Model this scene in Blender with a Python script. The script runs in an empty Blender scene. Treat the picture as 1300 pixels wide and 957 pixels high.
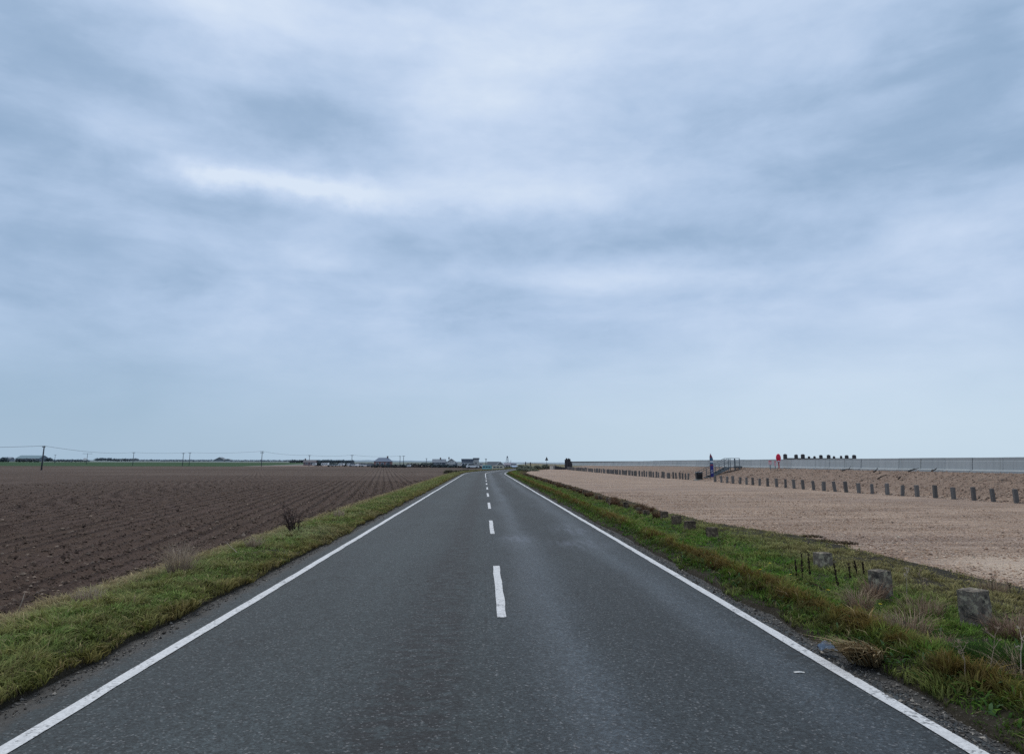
import bpy, math, random
import numpy as np
from mathutils import Vector, Matrix, Euler

random.seed(7); RNG = np.random.default_rng(11)
sc = bpy.context.scene
COL = sc.collection

# ------------------------------------------------------------------ camera
F, CX, CY, H = 867., 650., 434., 1.73
PITCH = math.atan(152.3/F); YAW = math.atan(35*math.cos(PITCH)/F); ROLL = math.radians(0.145)
fw = np.array([math.sin(YAW)*math.cos(PITCH), math.cos(YAW)*math.cos(PITCH), math.sin(PITCH)])
r0 = np.array([math.cos(YAW), -math.sin(YAW), 0.]); u0 = np.cross(r0, fw)
rt = r0*math.cos(ROLL)+u0*math.sin(ROLL); up = np.cross(rt, fw)
EYE = np.array([0, 0, H])
cam = bpy.data.cameras.new('camera'); camo = bpy.data.objects.new('camera', cam); COL.objects.link(camo)
camo.matrix_world = Matrix(((rt[0], up[0], -fw[0], 0), (rt[1], up[1], -fw[1], 0), (rt[2], up[2], -fw[2], H), (0, 0, 0, 1)))
cam.sensor_width = 36; cam.lens = F/1300*36; cam.shift_y = -44.5/1300; cam.clip_start = .05; cam.clip_end = 20000
sc.camera = camo
sc.view_settings.view_transform = 'Standard'; sc.view_settings.look = 'None'
sc.view_settings.exposure = 0; sc.view_settings.gamma = 1
try:
    sc.cycles.max_bounces = 4; sc.cycles.diffuse_bounces = 2; sc.cycles.glossy_bounces = 2; sc.cycles.transmission_bounces = 2; sc.cycles.use_denoising = False
except Exception: pass

def ray(x, y): return fw+rt*(x-CX)/F-up*(y-CY)/F
def P(x, y, z=0.):                                   # where a line of sight meets height z
    r = ray(x, y); return EYE+r*(z-H)/r[2]
def PY(x, y, Y):                                     # ... and depth Y
    r = ray(x, y); return EYE+r*Y/r[1]

# ------------------------------------------------------------------ noise
def vnoise(x, y, seed=0):
    x = np.asarray(x, float); y = np.asarray(y, float)
    xi = np.floor(x).astype(np.int64); yi = np.floor(y).astype(np.int64)
    fx = x-xi; fy = y-yi; fx = fx*fx*(3-2*fx); fy = fy*fy*(3-2*fy)
    def h(a, b):
        n = (a*374761393+b*668265263+seed*974711) & 0xffffffff
        n = ((n ^ (n >> 13))*1274126177) & 0xffffffff
        n = n ^ (n >> 16)
        return (n & 0xffff)/65535.
    a = h(xi, yi); b = h(xi+1, yi); c = h(xi, yi+1); d = h(xi+1, yi+1)
    return (a+(b-a)*fx)*(1-fy)+(c+(d-c)*fx)*fy
def fbm(x, y, seed=0, o=4):
    s = 0; a = .5; t = 0
    for i in range(o):
        s = s+a*vnoise(x*2**i, y*2**i, seed+i); t += a; a *= .5
    return s/t
def sstep(a, b, x):
    t = np.clip((np.asarray(x, float)-a)/(b-a), 0, 1); return t*t*(3-2*t)

# ------------------------------------------------------------------ terrain
def xc(y):                                           # road centre line
    y = np.asarray(y, float)
    a = np.clip(y-98, 0, 47); r = a*a/500.
    b = np.clip(y-145, 0, 25); r = r+b*.188
    c = np.clip(y-170, 0, 60); r = r+.188*c-.21*c*c/120
    return r+np.clip(y-230, 0, None)*-.022
def xp(y): return np.interp(y, [0, 25, 30, 37, 43, 58, 70, 85, 115, 170, 300], [24.3, 23.9, 23.4, 22.3, 21.2, 20.9, 20.7, 19.6, 19.1, 19.2, 22])
def bankh(y): return np.interp(y, [0, 100, 145, 200], [1.22, 1.2, .95, .8])
def zt(x, y):
    x = np.asarray(x, float); y = np.asarray(y, float); u = x-xc(y)
    zl = np.interp(u, [-60, -7.5, -5.8, -5.1, -4.4, -3.8, -3.45, -3.3], [-.36, -.3, -.2, -.03, .085, .075, .04, -.02])
    zr = np.interp(u, [3.0, 3.28, 3.4, 3.8, 4.4, 5.3, 6.5, 7.6], [-.02, -.015, .02, .11, .045, .06, .035, 0])
    z = np.where(u < 0, zl, zr)
    q = xp(y); t = np.clip((x-q)/(26.-q), 0, 1)
    return z+bankh(y)*t*t*(3-2*t)*.25+bankh(y)*t*.75
def hit(px, py):
    r = ray(px, py); t = 4.
    while t < 400:
        p = EYE+r*t
        if p[2] < float(zt(p[0], p[1])): break
        t += .05+t*.002
    return p

# ------------------------------------------------------------------ materials
def nd(nt, typ, inp=None, **pr):
    n = nt.nodes.new(typ)
    for k, v in pr.items(): setattr(n, k, v)
    for k, v in (inp or {}).items():
        s = n.inputs[k]
        if isinstance(v, bpy.types.NodeSocket): nt.links.new(v, s)
        else:
            if s.type == 'RGBA' and len(v) == 3: v = (*v, 1)
            s.default_value = v
    return n
def M(nt, op, a, b=0., c=0.):
    n = nd(nt, 'ShaderNodeMath', {0: a, 1: b, 2: c}, operation=op); return n.outputs[0]
def mix(nt, f, a, b, mode='MIX'):
    n = nd(nt, 'ShaderNodeMix', data_type='RGBA', blend_type=mode)
    for i, v in ((0, f), (6, a), (7, b)):
        if isinstance(v, bpy.types.NodeSocket): nt.links.new(v, n.inputs[i])
        else: n.inputs[i].default_value = v if i == 0 else (*v, 1) if len(v) == 3 else v
    return n.outputs[2]
def ramp(nt, f, a, b):                               # linear 0..1 between a and b
    return nd(nt, 'ShaderNodeMapRange', {0: f, 1: a, 2: b, 3: 0., 4: 1.}, clamp=True, interpolation_type='SMOOTHSTEP').outputs[0]
def noise(nt, vec, scale, detail=4, rough=.55, dist=0.):
    return nd(nt, 'ShaderNodeTexNoise', {'Vector': vec, 'Scale': scale, 'Detail': detail, 'Roughness': rough, 'Distortion': dist}).outputs['Fac']
def scaled(nt, vec, s, rot=(0, 0, 0)):
    return nd(nt, 'ShaderNodeMapping', {'Vector': vec, 'Scale': s, 'Rotation': rot}).outputs[0]
MATS = {}
def material(name, fn):
    m = bpy.data.materials.new(name); m.use_nodes = True; nt = m.node_tree; nt.nodes.clear()
    out = nd(nt, 'ShaderNodeOutputMaterial'); bs = nd(nt, 'ShaderNodeBsdfPrincipled')
    nt.links.new(bs.outputs[0], out.inputs[0]); bs.inputs['Specular IOR Level'].default_value = .3
    fn(nt, bs, out); MATS[name] = m; return m
def setb(nt, bs, k, v):
    if isinstance(v, bpy.types.NodeSocket): nt.links.new(v, bs.inputs[k])
    else: bs.inputs[k].default_value = (*v, 1) if isinstance(v, tuple) and len(v) == 3 else v
def bump(nt, bs, h, strength=.5, dist=.01):
    setb(nt, bs, 'Normal', nd(nt, 'ShaderNodeBump', {'Height': h, 'Strength': strength, 'Distance': dist}).outputs[0])
def geo(nt): return nd(nt, 'ShaderNodeNewGeometry').outputs['Position']
def objco(nt): return nd(nt, 'ShaderNodeTexCoord').outputs['Object']
def orand(nt): return nd(nt, 'ShaderNodeObjectInfo').outputs['Random']

def plain(name, col, rough=.7, var=.18, scale=3., spec=.3, metal=0., rnd=0.):
    def fn(nt, bs, out):
        co = objco(nt); n = noise(nt, co, scale, 5, .65)
        c = mix(nt, n, tuple(max(0, v*(1-var)) for v in col), tuple(v*(1+var) for v in col))
        n2 = ramp(nt, noise(nt, co, scale*7, 3), .55, .8)
        c = mix(nt, M(nt, 'MULTIPLY', n2, var*1.2), c, tuple(v*.45 for v in col))
        if rnd: c = mix(nt, M(nt, 'MULTIPLY', orand(nt), rnd), c, tuple(v*.45 for v in col))
        setb(nt, bs, 'Base Color', c); bs.inputs['Roughness'].default_value = rough
        bs.inputs['Specular IOR Level'].default_value = spec; bs.inputs['Metallic'].default_value = metal
    return material(name, fn)
def hz(c, d):                                        # distance haze painted into base colours, paler and bluer with depth
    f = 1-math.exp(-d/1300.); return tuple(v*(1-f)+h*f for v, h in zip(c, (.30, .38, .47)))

def f_asphalt(nt, bs, out):
    uv = nd(nt, 'ShaderNodeUVMap', uv_map='uv').outputs[0]
    sp = nd(nt, 'ShaderNodeSeparateXYZ', {0: uv}); u = sp.outputs[0]
    pos = geo(nt)
    wob = M(nt, 'MULTIPLY', M(nt, 'SUBTRACT', noise(nt, scaled(nt, pos, (1, .12, 1)), .9, 3), .5), .9)
    uw = M(nt, 'ADD', u, wob)
    def band(c, w):
        d = M(nt, 'DIVIDE', M(nt, 'SUBTRACT', uw, c), w)
        return M(nt, 'POWER', 2.718, M(nt, 'MULTIPLY', M(nt, 'MULTIPLY', d, d), -1.))
    right = ramp(nt, uw, -.1, .5)
    base = mix(nt, right, (.037, .0425, .0435), (.029, .032, .039))
    base = mix(nt, M(nt, 'MULTIPLY', band(.85, .3), .85), base, (.088, .101, .130))  # polished wheel tracks, their bluish sheen painted into the colour
    base = mix(nt, M(nt, 'MULTIPLY', band(2.5, .3), .7), base, (.080, .092, .118))
    base = mix(nt, M(nt, 'MULTIPLY', band(1.65, .42), .75), base, (.027, .0255, .028))
    base = mix(nt, M(nt, 'MULTIPLY', band(-.75, .32), .6), base, (.028, .032, .034))
    base = mix(nt, M(nt, 'MULTIPLY', band(-2.35, .28), .6), base, (.027, .032, .035))
    base = mix(nt, M(nt, 'MULTIPLY', band(-1.55, .38), .6), base, (.064, .073, .077))
    big = noise(nt, scaled(nt, pos, (1., .3, 1)), .6, 5, .6)
    base = mix(nt, ramp(nt, big, .35, .7), mix(nt, .5, base, (.022, .025, .027)), mix(nt, .4, base, (.062, .071, .078)))
    stre = noise(nt, scaled(nt, pos, (3., .35, 1)), 2.2, 4, .65)
    base = mix(nt, .4, base, mix(nt, stre, (.014, .016, .018), (.065, .074, .082)))
    base = mix(nt, 1., base, (.74, .85, .86), 'MULTIPLY')
    # dark transverse scuffs along the crown joint
    scf = ramp(nt, noise(nt, scaled(nt, pos, (2.6, 6.5, 1)), 1.6, 4, .7), .45, .53)
    scf = M(nt, 'MULTIPLY', scf, M(nt, 'MINIMUM', M(nt, 'MULTIPLY', band(-.5, .26), 1.6), 1.))
    base = mix(nt, M(nt, 'MULTIPLY', scf, .85), base, (.012, .0125, .014))
    # light worn patch of old paint in the gaps of the centre line
    wp = ramp(nt, noise(nt, scaled(nt, pos, (9, 2.2, 1)), 2., 4, .7), .57, .68)
    wp = M(nt, 'MULTIPLY', wp, band(.12, .09)); base = mix(nt, M(nt, 'MULTIPLY', wp, .3), base, (.22, .23, .24))
    v1 = nd(nt, 'ShaderNodeTexVoronoi', {'Vector': pos, 'Scale': 75.})
    st = nd(nt, 'ShaderNodeSeparateXYZ', {0: v1.outputs['Color']}).outputs[0]
    v2 = nd(nt, 'ShaderNodeTexVoronoi', {'Vector': pos, 'Scale': 34.}); st2 = nd(nt, 'ShaderNodeSeparateXYZ', {0: v2.outputs['Color']}).outputs[1]
    base = mix(nt, .65, base, mix(nt, st, tuple([.15]*3), tuple([1.8]*3)), 'MULTIPLY'); base = mix(nt, .5, base, mix(nt, st2, tuple([.35]*3), tuple([1.6]*3)), 'MULTIPLY')
    sv = sp.outputs[1]
    def spot(cu, cs, wu, ws):
        a = M(nt, 'DIVIDE', M(nt, 'SUBTRACT', u, cu), wu); b = M(nt, 'DIVIDE', M(nt, 'SUBTRACT', M(nt, 'ADD', sv, wob), cs), ws)
        return M(nt, 'POWER', 2.718, M(nt, 'MULTIPLY', M(nt, 'ADD', M(nt, 'MULTIPLY', a, a), M(nt, 'MULTIPLY', b, b)), -1.))
    for cu, cs, wu, ws in ((2.1, 15.3, .5, .7), (.75, 15.8, .3, .9), (2.3, 18.5, .4, 1.2)): base = mix(nt, M(nt, 'MULTIPLY', M(nt, 'MULTIPLY', spot(cu, cs, wu, ws), ramp(nt, stre, .35, .65)), .8), base, (.105, .12, .15))
    jn = M(nt, 'MULTIPLY', spot(-1.6, 28.3, 1.6, .16), ramp(nt, noise(nt, pos, 3., 3), .4, .55)); base = mix(nt, M(nt, 'MULTIPLY', jn, .65), base, (.014, .0145, .016))
    light = ramp(nt, st, .93, .99)
    base = mix(nt, M(nt, 'MULTIPLY', light, .45), base, (.22, .22, .225))
    jl = M(nt, 'SUBTRACT', 1., ramp(nt, M(nt, 'ABSOLUTE', M(nt, 'ADD', M(nt, 'SUBTRACT', u, .04), M(nt, 'MULTIPLY', wob, .08))), .0, .025)); jl = M(nt, 'MULTIPLY', jl, ramp(nt, noise(nt, pos, 2.2, 4, .7), .45, .6)); base = mix(nt, M(nt, 'MULTIPLY', jl, .6), base, (.011, .0115, .0125))
    # cracks
    vc = nd(nt, 'ShaderNodeTexVoronoi', {'Vector': nd(nt, 'ShaderNodeVectorMath', {0: scaled(nt, pos, (.5, .16, 1)), 1: nd(nt, 'ShaderNodeTexNoise', {'Vector': pos, 'Scale': 1.5, 'Detail': 4.}).outputs['Color']}, operation='ADD').outputs[0], 'Scale': .8}, feature='DISTANCE_TO_EDGE')
    cr = M(nt, 'SUBTRACT', 1., ramp(nt, vc.outputs[0], .0, .018))
    cr = M(nt, 'MULTIPLY', cr, ramp(nt, noise(nt, pos, .35, 2), .45, .6))
    base = mix(nt, M(nt, 'MULTIPLY', cr, .7), base, (.009, .0095, .01))
    # dusty ragged edge
    ed = ramp(nt, M(nt, 'ADD', M(nt, 'ABSOLUTE', u), M(nt, 'MULTIPLY', M(nt, 'SUBTRACT', noise(nt, pos, 5., 5, .7), .5), .5)), 3.12, 3.3)
    base = mix(nt, M(nt, 'MULTIPLY', ed, .8), base, mix(nt, noise(nt, pos, 18., 4, .7), (.016, .015, .014), (.085, .078, .07)))
    setb(nt, bs, 'Base Color', base)
    setb(nt, bs, 'Roughness', M(nt, 'SUBTRACT', .78, M(nt, 'MULTIPLY', M(nt, 'ADD', band(.75, .3), band(2.45, .3)), .14)))
    bs.inputs['Specular IOR Level'].default_value = .35
    hh = M(nt, 'ADD', v1.outputs['Distance'], M(nt, 'MULTIPLY', noise(nt, pos, 30., 3), 1.))
    bump(nt, bs, hh, .6, .006)
material('asphalt', f_asphalt)

def f_paint(nt, bs, out):
    pos = geo(nt); n = noise(nt, pos, 28., 5, .7); n2 = noise(nt, pos, 2.5, 4)
    c = mix(nt, n2, (.52, .53, .54), (.70, .71, .72))
    w = ramp(nt, M(nt, 'ADD', n, M(nt, 'MULTIPLY', M(nt, 'SUBTRACT', n2, .5), .55)), .53, .68)
    c = mix(nt, M(nt, 'MULTIPLY', w, .85), c, (.12, .125, .13))
    vv = nd(nt, 'ShaderNodeTexVoronoi', {'Vector': pos, 'Scale': 60.}); c = mix(nt, .35, c, mix(nt, nd(nt, 'ShaderNodeSeparateXYZ', {0: vv.outputs['Color']}).outputs[0], tuple([.45]*3), tuple([1.25]*3)), 'MULTIPLY')
    setb(nt, bs, 'Base Color', c); bs.inputs['Roughness'].default_value = .6; bump(nt, bs, n, .3, .004)
material('road_paint', f_paint)

def f_soil(nt, bs, out):
    pos = geo(nt); at = nd(nt, 'ShaderNodeAttribute', attribute_name='far').outputs['Fac']
    rot = scaled(nt, pos, (1, 1, 1), (0, 0, math.radians(-8.2)))
    st = noise(nt, scaled(nt, rot, (2.2, .1, 1)), 1., 4, .6)
    n1 = noise(nt, pos, 13., 6, .78); n2 = noise(nt, pos, .22, 5, .6); n3 = noise(nt, pos, 48., 4, .75)
    c = mix(nt, n1, (.039, .0245, .0185), (.106, .072, .055))
    c = mix(nt, ramp(nt, M(nt, 'MULTIPLY', st, n2), .2, .36), c, (.082, .055, .045))
    c = mix(nt, ramp(nt, n3, .56, .68), c, (.135, .098, .079))
    sa = nd(nt, 'ShaderNodeSeparateXYZ', {0: rot}).outputs[0]
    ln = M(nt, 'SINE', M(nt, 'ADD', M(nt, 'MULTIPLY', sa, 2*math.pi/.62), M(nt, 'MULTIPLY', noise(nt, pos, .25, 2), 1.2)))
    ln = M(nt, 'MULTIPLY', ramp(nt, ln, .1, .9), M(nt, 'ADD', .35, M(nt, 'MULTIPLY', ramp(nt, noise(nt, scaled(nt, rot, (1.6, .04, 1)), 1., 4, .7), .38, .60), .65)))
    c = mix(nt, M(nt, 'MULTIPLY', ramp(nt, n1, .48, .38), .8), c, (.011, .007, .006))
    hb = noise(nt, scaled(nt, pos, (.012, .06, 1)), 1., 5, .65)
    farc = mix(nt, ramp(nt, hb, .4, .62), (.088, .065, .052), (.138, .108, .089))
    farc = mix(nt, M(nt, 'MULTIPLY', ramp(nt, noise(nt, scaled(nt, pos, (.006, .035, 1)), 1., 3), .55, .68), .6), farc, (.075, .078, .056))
    c = mix(nt, M(nt, 'MULTIPLY', at, .72), c, farc); c = mix(nt, M(nt, 'MULTIPLY', ln, .78), c, (.030, .0185, .0145))  # far tone: the field's own variation plus painted distance haze
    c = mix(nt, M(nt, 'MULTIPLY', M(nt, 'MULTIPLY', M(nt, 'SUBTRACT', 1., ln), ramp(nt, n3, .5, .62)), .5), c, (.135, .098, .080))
    setb(nt, bs, 'Base Color', c); bs.inputs['Roughness'].default_value = .95; bs.inputs['Specular IOR Level'].default_value = .1
    bump(nt, bs, M(nt, 'ADD', n1, M(nt, 'MULTIPLY', n3, .4)), .8, .045)
material('ploughed_soil', f_soil)

def f_earth(nt, bs, out):
    pos = geo(nt); n = noise(nt, pos, 9., 6, .7); n2 = noise(nt, pos, 45., 3, .6)
    c = mix(nt, n, (.014, .012, .009), (.052, .045, .032)); c = mix(nt, ramp(nt, n2, .58, .72), c, (.12, .11, .095))
    setb(nt, bs, 'Base Color', c); bs.inputs['Roughness'].default_value = .95; bs.inputs['Specular IOR Level'].default_value = .1
    bump(nt, bs, M(nt, 'ADD', n, n2), .8, .03)
material('verge_earth', f_earth)

def f_shingle(nt, bs, out):
    pos = geo(nt); bk = nd(nt, 'ShaderNodeAttribute', attribute_name='bank').outputs['Fac']
    v = nd(nt, 'ShaderNodeTexVoronoi', {'Vector': pos, 'Scale': 24.})
    vs = nd(nt, 'ShaderNodeSeparateXYZ', {0: v.outputs['Color']}).outputs[0]
    n1 = noise(nt, pos, 5., 6, .75); n2 = noise(nt, scaled(nt, pos, (.35, 1., 1)), .5, 5, .6); n3 = noise(nt, scaled(nt, pos, (.1, .5, 1)), .35, 4, .6)
    c = mix(nt, n1, (.25, .170, .118), (.47, .345, .255))
    c = mix(nt, ramp(nt, n2, .35, .68), mix(nt, .5, c, (.19, .130, .100)), mix(nt, .35, c, (.50, .372, .285)))
    c = mix(nt, M(nt, 'MULTIPLY', ramp(nt, n3, .45, .65), .45), c, (.25, .185, .155))
    c = mix(nt, .65, c, mix(nt, vs, tuple([.42]*3), tuple([1.5]*3)), 'MULTIPLY')
    c = mix(nt, ramp(nt, vs, .95, .99), c, (.55, .48, .41))
    spx = nd(nt, 'ShaderNodeSeparateXYZ', {0: pos}); ps = nd(nt, 'ShaderNodeVectorMath', {0: pos, 1: (9.6, 10.8, 0)}, operation='SUBTRACT').outputs[0]
    pt = M(nt, 'SUBTRACT', 1., ramp(nt, M(nt, 'ADD', nd(nt, 'ShaderNodeVectorMath', {0: scaled(nt, ps, (.55, .36, 0), (0, 0, .5))}, operation='LENGTH').outputs['Value'], M(nt, 'MULTIPLY', M(nt, 'SUBTRACT', n1, .5), 1.2)), .5, 1.25)); c = mix(nt, M(nt, 'MULTIPLY', pt, .8), c, (.56, .45, .35))
    trk = ramp(nt, noise(nt, scaled(nt, pos, (.25, 2.2, 1), (0, 0, .35)), .8, 4, .6), .5, .66); c = mix(nt, M(nt, 'MULTIPLY', trk, .5), c, (.205, .152, .125))
    tr2 = ramp(nt, noise(nt, scaled(nt, pos, (.12, 1.7, 1), (0, 0, -.12)), 1.1, 5, .65), .52, .62); c = mix(nt, M(nt, 'MULTIPLY', tr2, .4), c, (.52, .41, .33))
    # bare sandy edge where cars turn in by the grass
    bc = mix(nt, n1, (.16, .112, .085), (.35, .255, .195))
    bc = mix(nt, M(nt, 'MULTIPLY', ramp(nt, noise(nt, pos, 1.6, 5, .7), .5, .68), .6), bc, (.10, .078, .064))
    bc = mix(nt, .5, bc, mix(nt, vs, tuple([.5]*3), tuple([1.4]*3)), 'MULTIPLY')
    c = mix(nt, ramp(nt, bk, .02, .2), c, bc)
    setb(nt, bs, 'Base Color', c); bs.inputs['Roughness'].default_value = .85; bs.inputs['Specular IOR Level'].default_value = .2
    bump(nt, bs, M(nt, 'ADD', M(nt, 'MULTIPLY', v.outputs['Distance'], -1.), M(nt, 'MULTIPLY', n1, 1.5)), .9, .04)
material('shingle', f_shingle)

def f_attr(nt, bs, out, trans=.25, rough=.75):
    c = nd(nt, 'ShaderNodeAttribute', attribute_name='tint').outputs['Color']
    setb(nt, bs, 'Base Color', c); bs.inputs['Roughness'].default_value = rough; bs.inputs['Specular IOR Level'].default_value = .15
    if trans:
        tr = nd(nt, 'ShaderNodeBsdfTranslucent', {'Color': c}); ms = nd(nt, 'ShaderNodeMixShader', {0: trans, 1: bs.outputs[0], 2: tr.outputs[0]})
        nt.links.new(ms.outputs[0], out.inputs[0])
material('grass_blades', lambda a, b, c: f_attr(a, b, c, .3))
material('loose_stones', lambda a, b, c: f_attr(a, b, c, 0, .85))
material('leaf_clumps', lambda a, b, c: f_attr(a, b, c, .15))

def f_oldconc(nt, bs, out):
    co = objco(nt); n = noise(nt, co, 9., 6, .7); n2 = noise(nt, co, 30., 4, .7); r = orand(nt)
    off = nd(nt, 'ShaderNodeVectorMath', {0: co, 1: nd(nt, 'ShaderNodeCombineXYZ', {0: M(nt, 'MULTIPLY', r, 50.)}).outputs[0]}, operation='ADD').outputs[0]
    c = mix(nt, n, (.075, .063, .050), (.20, .172, .14))
    li = ramp(nt, noise(nt, off, 11., 5, .65), .50, .58)
    c = mix(nt, M(nt, 'MULTIPLY', li, .8), c, (.33, .30, .22))
    l2 = ramp(nt, noise(nt, off, 24., 5, .65), .62, .68); c = mix(nt, M(nt, 'MULTIPLY', l2, .8), c, (.35, .34, .31))
    c = mix(nt, ramp(nt, noise(nt, off, 6., 5, .7), .50, .62), c, (.045, .04, .035))
    setb(nt, bs, 'Base Color', c); bs.inputs['Roughness'].default_value = .92; bump(nt, bs, M(nt, 'ADD', n, M(nt, 'MULTIPLY', n2, .6)), .7, .02)
material('lichen_concrete', f_oldconc)
def f_oldconc2(nt, bs, out):
    f_oldconc(nt, bs, out); l = bs.inputs['Base Color'].links[0].from_socket
    setb(nt, bs, 'Base Color', mix(nt, .8, l, (.50, .40, .33), 'MULTIPLY'))
material('brown_concrete', f_oldconc2)

def f_wallconc(nt, bs, out):
    co = geo(nt); r = orand(nt)
    n = noise(nt, scaled(nt, co, (1, 1, .35)), 2.2, 6, .68); n2 = noise(nt, co, .9, 4)
    c = mix(nt, n, (.30, .325, .335), (.46, .485, .49)); c = mix(nt, M(nt, 'MULTIPLY', n2, .4), c, (.27, .305, .325))
    c = mix(nt, M(nt, 'MULTIPLY', r, .38), c, (.24, .27, .285))
    dr = ramp(nt, noise(nt, scaled(nt, co, (1, 5., .25)), 1.4, 4, .6), .52, .75)
    c = mix(nt, M(nt, 'MULTIPLY', dr, .5), c, (.19, .21, .21))
    setb(nt, bs, 'Base Color', c); bs.inputs['Roughness'].default_value = .8; bump(nt, bs, n, .3, .01)
material('wall_concrete', f_wallconc)

def f_wood(nt, bs, out):
    co = objco(nt); r = orand(nt)
    n = noise(nt, scaled(nt, co, (6, 6, .8)), 3., 6, .7)
    c = mix(nt, n, (.085, .083, .082), (.23, .225, .22)); c = mix(nt, M(nt, 'MULTIPLY', r, .65), c, (.06, .056, .054))
    setb(nt, bs, 'Base Color', c); bs.inputs['Roughness'].default_value = .88; bump(nt, bs, n, .6, .01)
material('weathered_timber', f_wood)
plain('dark_timber', (.045, .045, .05), .85); plain('pole_wood', (.035, .033, .035), .85)
plain('galvanised_steel', (.12, .15, .17), .5, .15, 4, .4, .3); plain('black_plastic', (.012, .012, .014), .5)
plain('pale_slab', (.26, .27, .25), .85); plain('red_plastic', (.58, .006, .045), .4, .08, 4, .4)
plain('flag_navy', (.03, .035, .19), .7, .2, 5); plain('flag_red', (.20, .045, .085), .7); plain('flag_white', (.55, .62, .68), .7); plain('flag_teal', (.05, .13, .22), .7)
plain('sign_pink', (.62, .40, .42), .6); plain('sign_red', (.5, .08, .08), .6); plain('sign_green', (.05, .25, .15), .6)
plain('sign_back', (.06, .07, .075), .6); plain('dry_stem', (.28, .21, .15), .85); plain('pale_stem', (.42, .35, .28), .85)
plain('dark_stem', (.032, .019, .013), .9); plain('shrub_twig', (.045, .028, .026), .9); plain('flower_yellow', (.75, .62, .03), .6); plain('flower_stem', (.06, .11, .03), .7)
plain('blue_litter', (.14, .19, .26), .45, .4, 15); plain('paper', (.62, .62, .6), .8); plain('driftwood', (.03, .027, .026), .9)

# ------------------------------------------------------------------ mesh helpers
def link(o, parent=None):
    COL.objects.link(o)
    if parent is not None: o.parent = parent
    return o
def np_mesh(name, V, polys, mat, parent=None, cols=None, uv=None, attr=None, smooth=True):
    """polys: list of int arrays (n,k)"""
    me = bpy.data.meshes.new(name); V = np.ascontiguousarray(V, np.float32)
    me.vertices.add(len(V)); me.vertices.foreach_set('co', V.ravel())
    li = np.concatenate([p.ravel() for p in polys]).astype(np.int32)
    lt = np.concatenate([np.full(len(p), p.shape[1], np.int32) for p in polys]); ls = np.concatenate([[0], np.cumsum(lt)[:-1]]).astype(np.int32)
    me.loops.add(len(li)); me.loops.foreach_set('vertex_index', li)
    me.polygons.add(len(lt)); me.polygons.foreach_set('loop_start', ls); me.polygons.foreach_set('loop_total', lt)
    me.polygons.foreach_set('use_smooth', np.full(len(lt), smooth))
    if uv is not None:
        l = me.uv_layers.new(name='uv'); l.data.foreach_set('uv', np.ascontiguousarray(uv[li], np.float32).ravel())
    if cols is not None:
        a = me.attributes.new('tint', 'FLOAT_COLOR', 'POINT'); c4 = np.ones((len(V), 4), np.float32); c4[:, :3] = cols; a.data.foreach_set('color', c4.ravel())
    if attr is not None:
        a = me.attributes.new(attr[0], 'FLOAT', 'POINT'); a.data.foreach_set('value', np.ascontiguousarray(attr[1], np.float32).ravel())
    me.update(calc_edges=True); me.materials.append(MATS[mat] if isinstance(mat, str) else mat)
    return link(bpy.data.objects.new(name, me), parent)
def grid(name, X, Y, Z, mat, parent=None, **kw):
    ny, nx = X.shape; i = np.arange(ny*nx).reshape(ny, nx)
    q = np.stack([i[:-1, :-1], i[:-1, 1:], i[1:, 1:], i[1:, :-1]], -1).reshape(-1, 4)
    return np_mesh(name, np.stack([X, Y, Z], -1).reshape(-1, 3), [q], mat, parent, **kw)

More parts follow.
